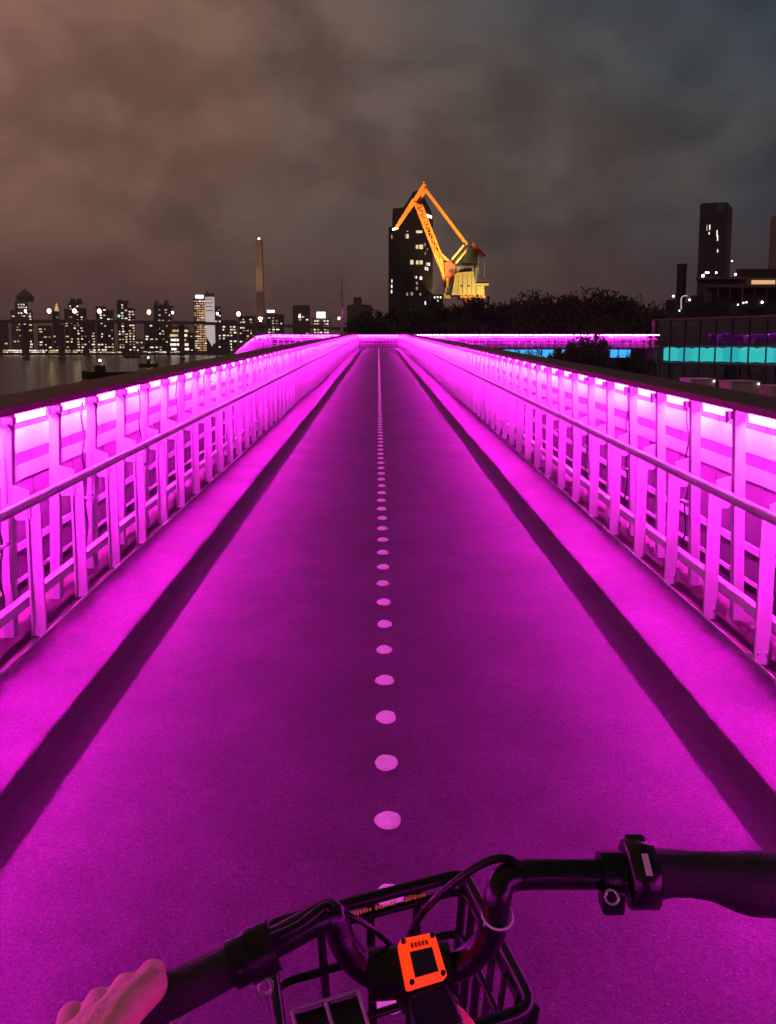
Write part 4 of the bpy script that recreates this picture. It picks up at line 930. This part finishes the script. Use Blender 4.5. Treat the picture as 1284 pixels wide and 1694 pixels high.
MB().prism([dq(0.02, 1.04, -.012), dq(1.05, 1.0, -.012), dq(1.25, 1.95, -.02), dq(.12, 2.1, -.02)], nrm * .006 - Vector((0, 0, .03))).build('battery_box', 'bike_black', bike, .003)
# basket
zr = .92; A, B = P(768, 1445, zr), P(440, 1532, zr); C = P(884, 1668, zr); Dn = B + (C - A)
bsk = bpy.data.objects.new('basket', None); col.objects.link(bsk); bsk.parent = bike
cen = (A + B + C + Dn) / 4
def low(p, z, k=.80): q = cen + (p - cen) * k; return Vector((q.x, q.y, z))
zb = .70; a2, b2, c2_, d2 = low(A, zb), low(B, zb), low(C, zb), low(Dn, zb)
def rim(pts, r, nm):
    n = len(pts); loop = []
    for i in range(n):
        p, pv, nx = pts[i], pts[i - 1], pts[(i + 1) % n]; e0 = p + (pv - p).normalized() * .022; e1 = p + (nx - p).normalized() * .022
        for k in range(5):
            t_ = k / 4; loop.append(e0 * (1 - t_) ** 2 + p * 2 * t_ * (1 - t_) + e1 * t_ * t_)
    loop.append(loop[0]); loop.append(loop[1]); MB().tube(loop, r, 10).build(nm, 'basket_black', bsk)
ring = [A, B, Dn, C]; rim(ring, .0075, 'rim')
rim([p - Vector((0, 0, .022)) for p in ring], .005, 'rim')
for f in (.33, .66): rim([p + (q - p) * f for p, q in zip(ring, (a2, b2, d2, c2_))], .0048, 'hoop')
rim([a2, b2, d2, c2_], .006, 'bottom_frame')
def flat(p, q, w_, nm='slat'): MB().beam(p, q, w_, .004).build(nm, 'basket_black', bsk)
for (p, q, p2, q2, n) in ((A, B, a2, b2, 4), (A, C, a2, c2_, 6), (B, Dn, b2, d2, 5), (C, Dn, c2_, d2, 4)):
    for k in range(0, n + 1):
        f = k / n; 
        if 0 < f < 1: flat(p + (q - p) * f, p2 + (q2 - p2) * f, .010)
for p, q in ((A, a2), (B, b2), (C, c2_), (Dn, d2)): MB().tube([p, q], .0062, 8).build('corner_post', 'basket_black', bsk)
for k in range(1, 5):
    f = k / 5; MB().tube([a2 + (b2 - a2) * f, c2_ + (d2 - c2_) * f], .0035, 8).build('floor_bar', 'basket_black', bsk); MB().tube([a2 + (c2_ - a2) * f, b2 + (d2 - b2) * f], .0035, 8).build('floor_bar', 'basket_black', bsk)
# wire frame of a holder inside the basket, glinting
h0, h1, h2, h3 = P(482, 1672, .86), P(592, 1640, .86), P(612, 1705, .86), P(500, 1735, .86)
for p, q in ((h0, h1), (h1, h2), (h2, h3), (h3, h0), ((h0 + h1) / 2, (h2 + h3) / 2)): MB().tube([p, q], .0022, 8).build('wire', 'rail_metal', bsk)
hm = MB().prism([h0 - Vector((0, 0, .006)), h1 - Vector((0, 0, .006)), h2 - Vector((0, 0, .006)), h3 - Vector((0, 0, .006))], (0, 0, -.05)); hm.build('holder_box', 'basket_black', bsk)
# tiny red printing along the far rim (too small to read)
rnd = random.Random(9); e0, e1 = A + (B - A) * .22, A + (B - A) * .62; nd_ = (e1 - e0)
for k in range(26):
    if k in (8, 9, 17): continue
    p = e0 + nd_ * (k / 26) + Vector((0, -.0085, -.008)); MB().box(p, (.0022, .0012, rnd.uniform(.003, .006))).build('print_mark', 'print_red', bsk)
# things further down: fork, wheels, frame, saddle
fx, fy = bk0.x + .012, bk0.y + .14; wr = .255
def wheel(cx, cy, nm):
    w_ = bpy.data.objects.new(nm, None); col.objects.link(w_); w_.parent = bike
    circ = [Vector((cx, cy + wr * math.cos(k * math.pi / 18), wr + .026 + prof(cy) + wr * math.sin(k * math.pi / 18))) for k in range(38)]
    MB().tube(circ, .024, 10).build('tyre', 'tyre', w_); cc = Vector((cx, cy, wr + .026 + prof(cy)))
    MB().tube([cc + (p - cc) * .88 for p in circ], .009, 8).build('rim', 'bike_steel', w_)
    MB().tube([cc - Vector((.045, 0, 0)), cc + Vector((.045, 0, 0))], .022, 12).build('hub', 'bike_black', w_)
    for k in range(0, 36, 3): MB().tube([cc, cc + (circ[k] - cc) * .88], .0012, 5).build('spoke', 'bike_steel', w_)
    return cc
fc = wheel(fx, fy + .08, 'front_wheel'); rc = wheel(fx, fy - .95, 'rear_wheel')
MB().tube([(st.x + .005, st.y + .03, .62), (fx, fy + .01, .60)], .02, 10).tube([(fx - .05, fy + .012, .60), (fx + .05, fy + .012, .60)], .013, 10).tube([(fx - .048, fy + .012, .60), fc + Vector((-.048, 0, 0))], .011, 10).tube([(fx + .048, fy + .012, .60), fc + Vector((.048, 0, 0))], .011, 10).build('fork', 'bike_black', bike)
MB().tube([(fx, fy - .06, .70), (fx, fy - .45, .34), rc], .021, 12).tube([(fx, fy - .50, .34), (fx, fy - .66, .78)], .017, 12).build('frame', 'bike_black', bike)
MB().ball((fx, fy - .70, .83), .1, 0, 14, 8, (.8, 1.2, .45)).build('saddle', 'grip_rubber', bike)
m = MB(); q0 = [P(749, 1636, .97), P(793, 1690, .95), P(802, 1725, .95), P(752, 1730, .97)]
m.prism(q0, (0, 0, -.05))
cloth = tag(m.build('folded_cloth', 'cloth_pink', None, .012, tuple(q0[0] - Vector((0, 0, .1)))), 'folded pink and red cloth lying in the bicycle basket', 'cloth')

# ------------------------------------------------------------------ the rider's left hand on the grip
def capsule(m, pts, rs, n=12):
    pts = smooth(pts, 4); k = len(rs) - 1; r_ = []
    for i in range(len(pts)):
        f = i / (len(pts) - 1) * k; j = min(int(f), k - 1); r_.append(rs[j] + (rs[j + 1] - rs[j]) * (f - j))
    m.tube(pts, r_, n); m.ball(pts[0], r_[0], 0, n, 8); m.ball(pts[-1], r_[-1], 0, n, 8)
hd = MB(); gdir = (gl[3] - gl[0]).normalized(); fwd = Vector((0, 0, 1)).cross(gdir); fwd = fwd if fwd.y > 0 else -fwd; fwd.normalize(); upz = Vector((0, 0, 1))
g0 = P(252, 1690, 1.076)      # grip axis under the index finger
wrist = P(118, 1790, 1.09)
for k in range(4):
    ax = g0 + gdir * (.0215 * k); kn = ax + fwd * (.006 - .003 * k) + upz * (.027 - .0015 * abs(k - 1)); rk = .0124 - .0006 * k
    capsule(hd, [wrist + gdir * (.010 * (k - 1.5)) , (wrist + kn) / 2 + upz * .008 + gdir * (.004 * (k - 1.5)), kn], [.019, .0145, rk + .0012])
    capsule(hd, [kn, ax + fwd * .030 + upz * .014, ax + fwd * .026 - upz * .014, ax - fwd * .004 - upz * .026], [rk, rk * .95, rk * .88, rk * .75])
th0 = wrist - gdir * .014 - upz * .012; tb = g0 + gdir * .010
capsule(hd, [th0, tb - fwd * .046 - upz * .012, tb - fwd * .026 - upz * .016, tb + fwd * .004 - upz * .030], [.018, .0145, .0118, .0095])
capsule(hd, [wrist, wrist + Vector((-.03, -.12, -.0)), wrist + Vector((-.09, -.30, -.02)), wrist + Vector((-.12, -.42, .02))], [.026, .028, .037, .040], 16)
hand = hd.build('person', 'skin', None, 0, tuple(wrist))
tag(hand, "rider's bare left hand and forearm gripping the bicycle handlebar", 'person')
rm = hand.modifiers.new('remesh', 'REMESH'); rm.mode = 'VOXEL'; rm.voxel_size = .0022; rm.use_smooth_shade = True
sm = hand.modifiers.new('smooth', 'SMOOTH'); sm.iterations = 14; sm.factor = .5

# ------------------------------------------------------------------ humid night air
hz = MB().box((0, 3000, (WZ - 2.5 + 150) / 2), (12400, 10400, 150 - WZ + 2.5)).mesh('haze', 'concrete'); hz.materials.clear()
hm_ = bpy.data.materials.new('humid_air'); hm_.use_nodes = True; ht = hm_.node_tree; ht.nodes.remove(ht.nodes['Principled BSDF'])
pv = ht.nodes.new('ShaderNodeVolumePrincipled'); pv.inputs['Color'].default_value = (0.95, 0.84, 0.84, 1); pv.inputs['Density'].default_value = 0.00022
ht.links.new(pv.outputs[0], ht.nodes['Material Output'].inputs['Volume']); hz.materials.append(hm_)
stuff(put('haze', hz))
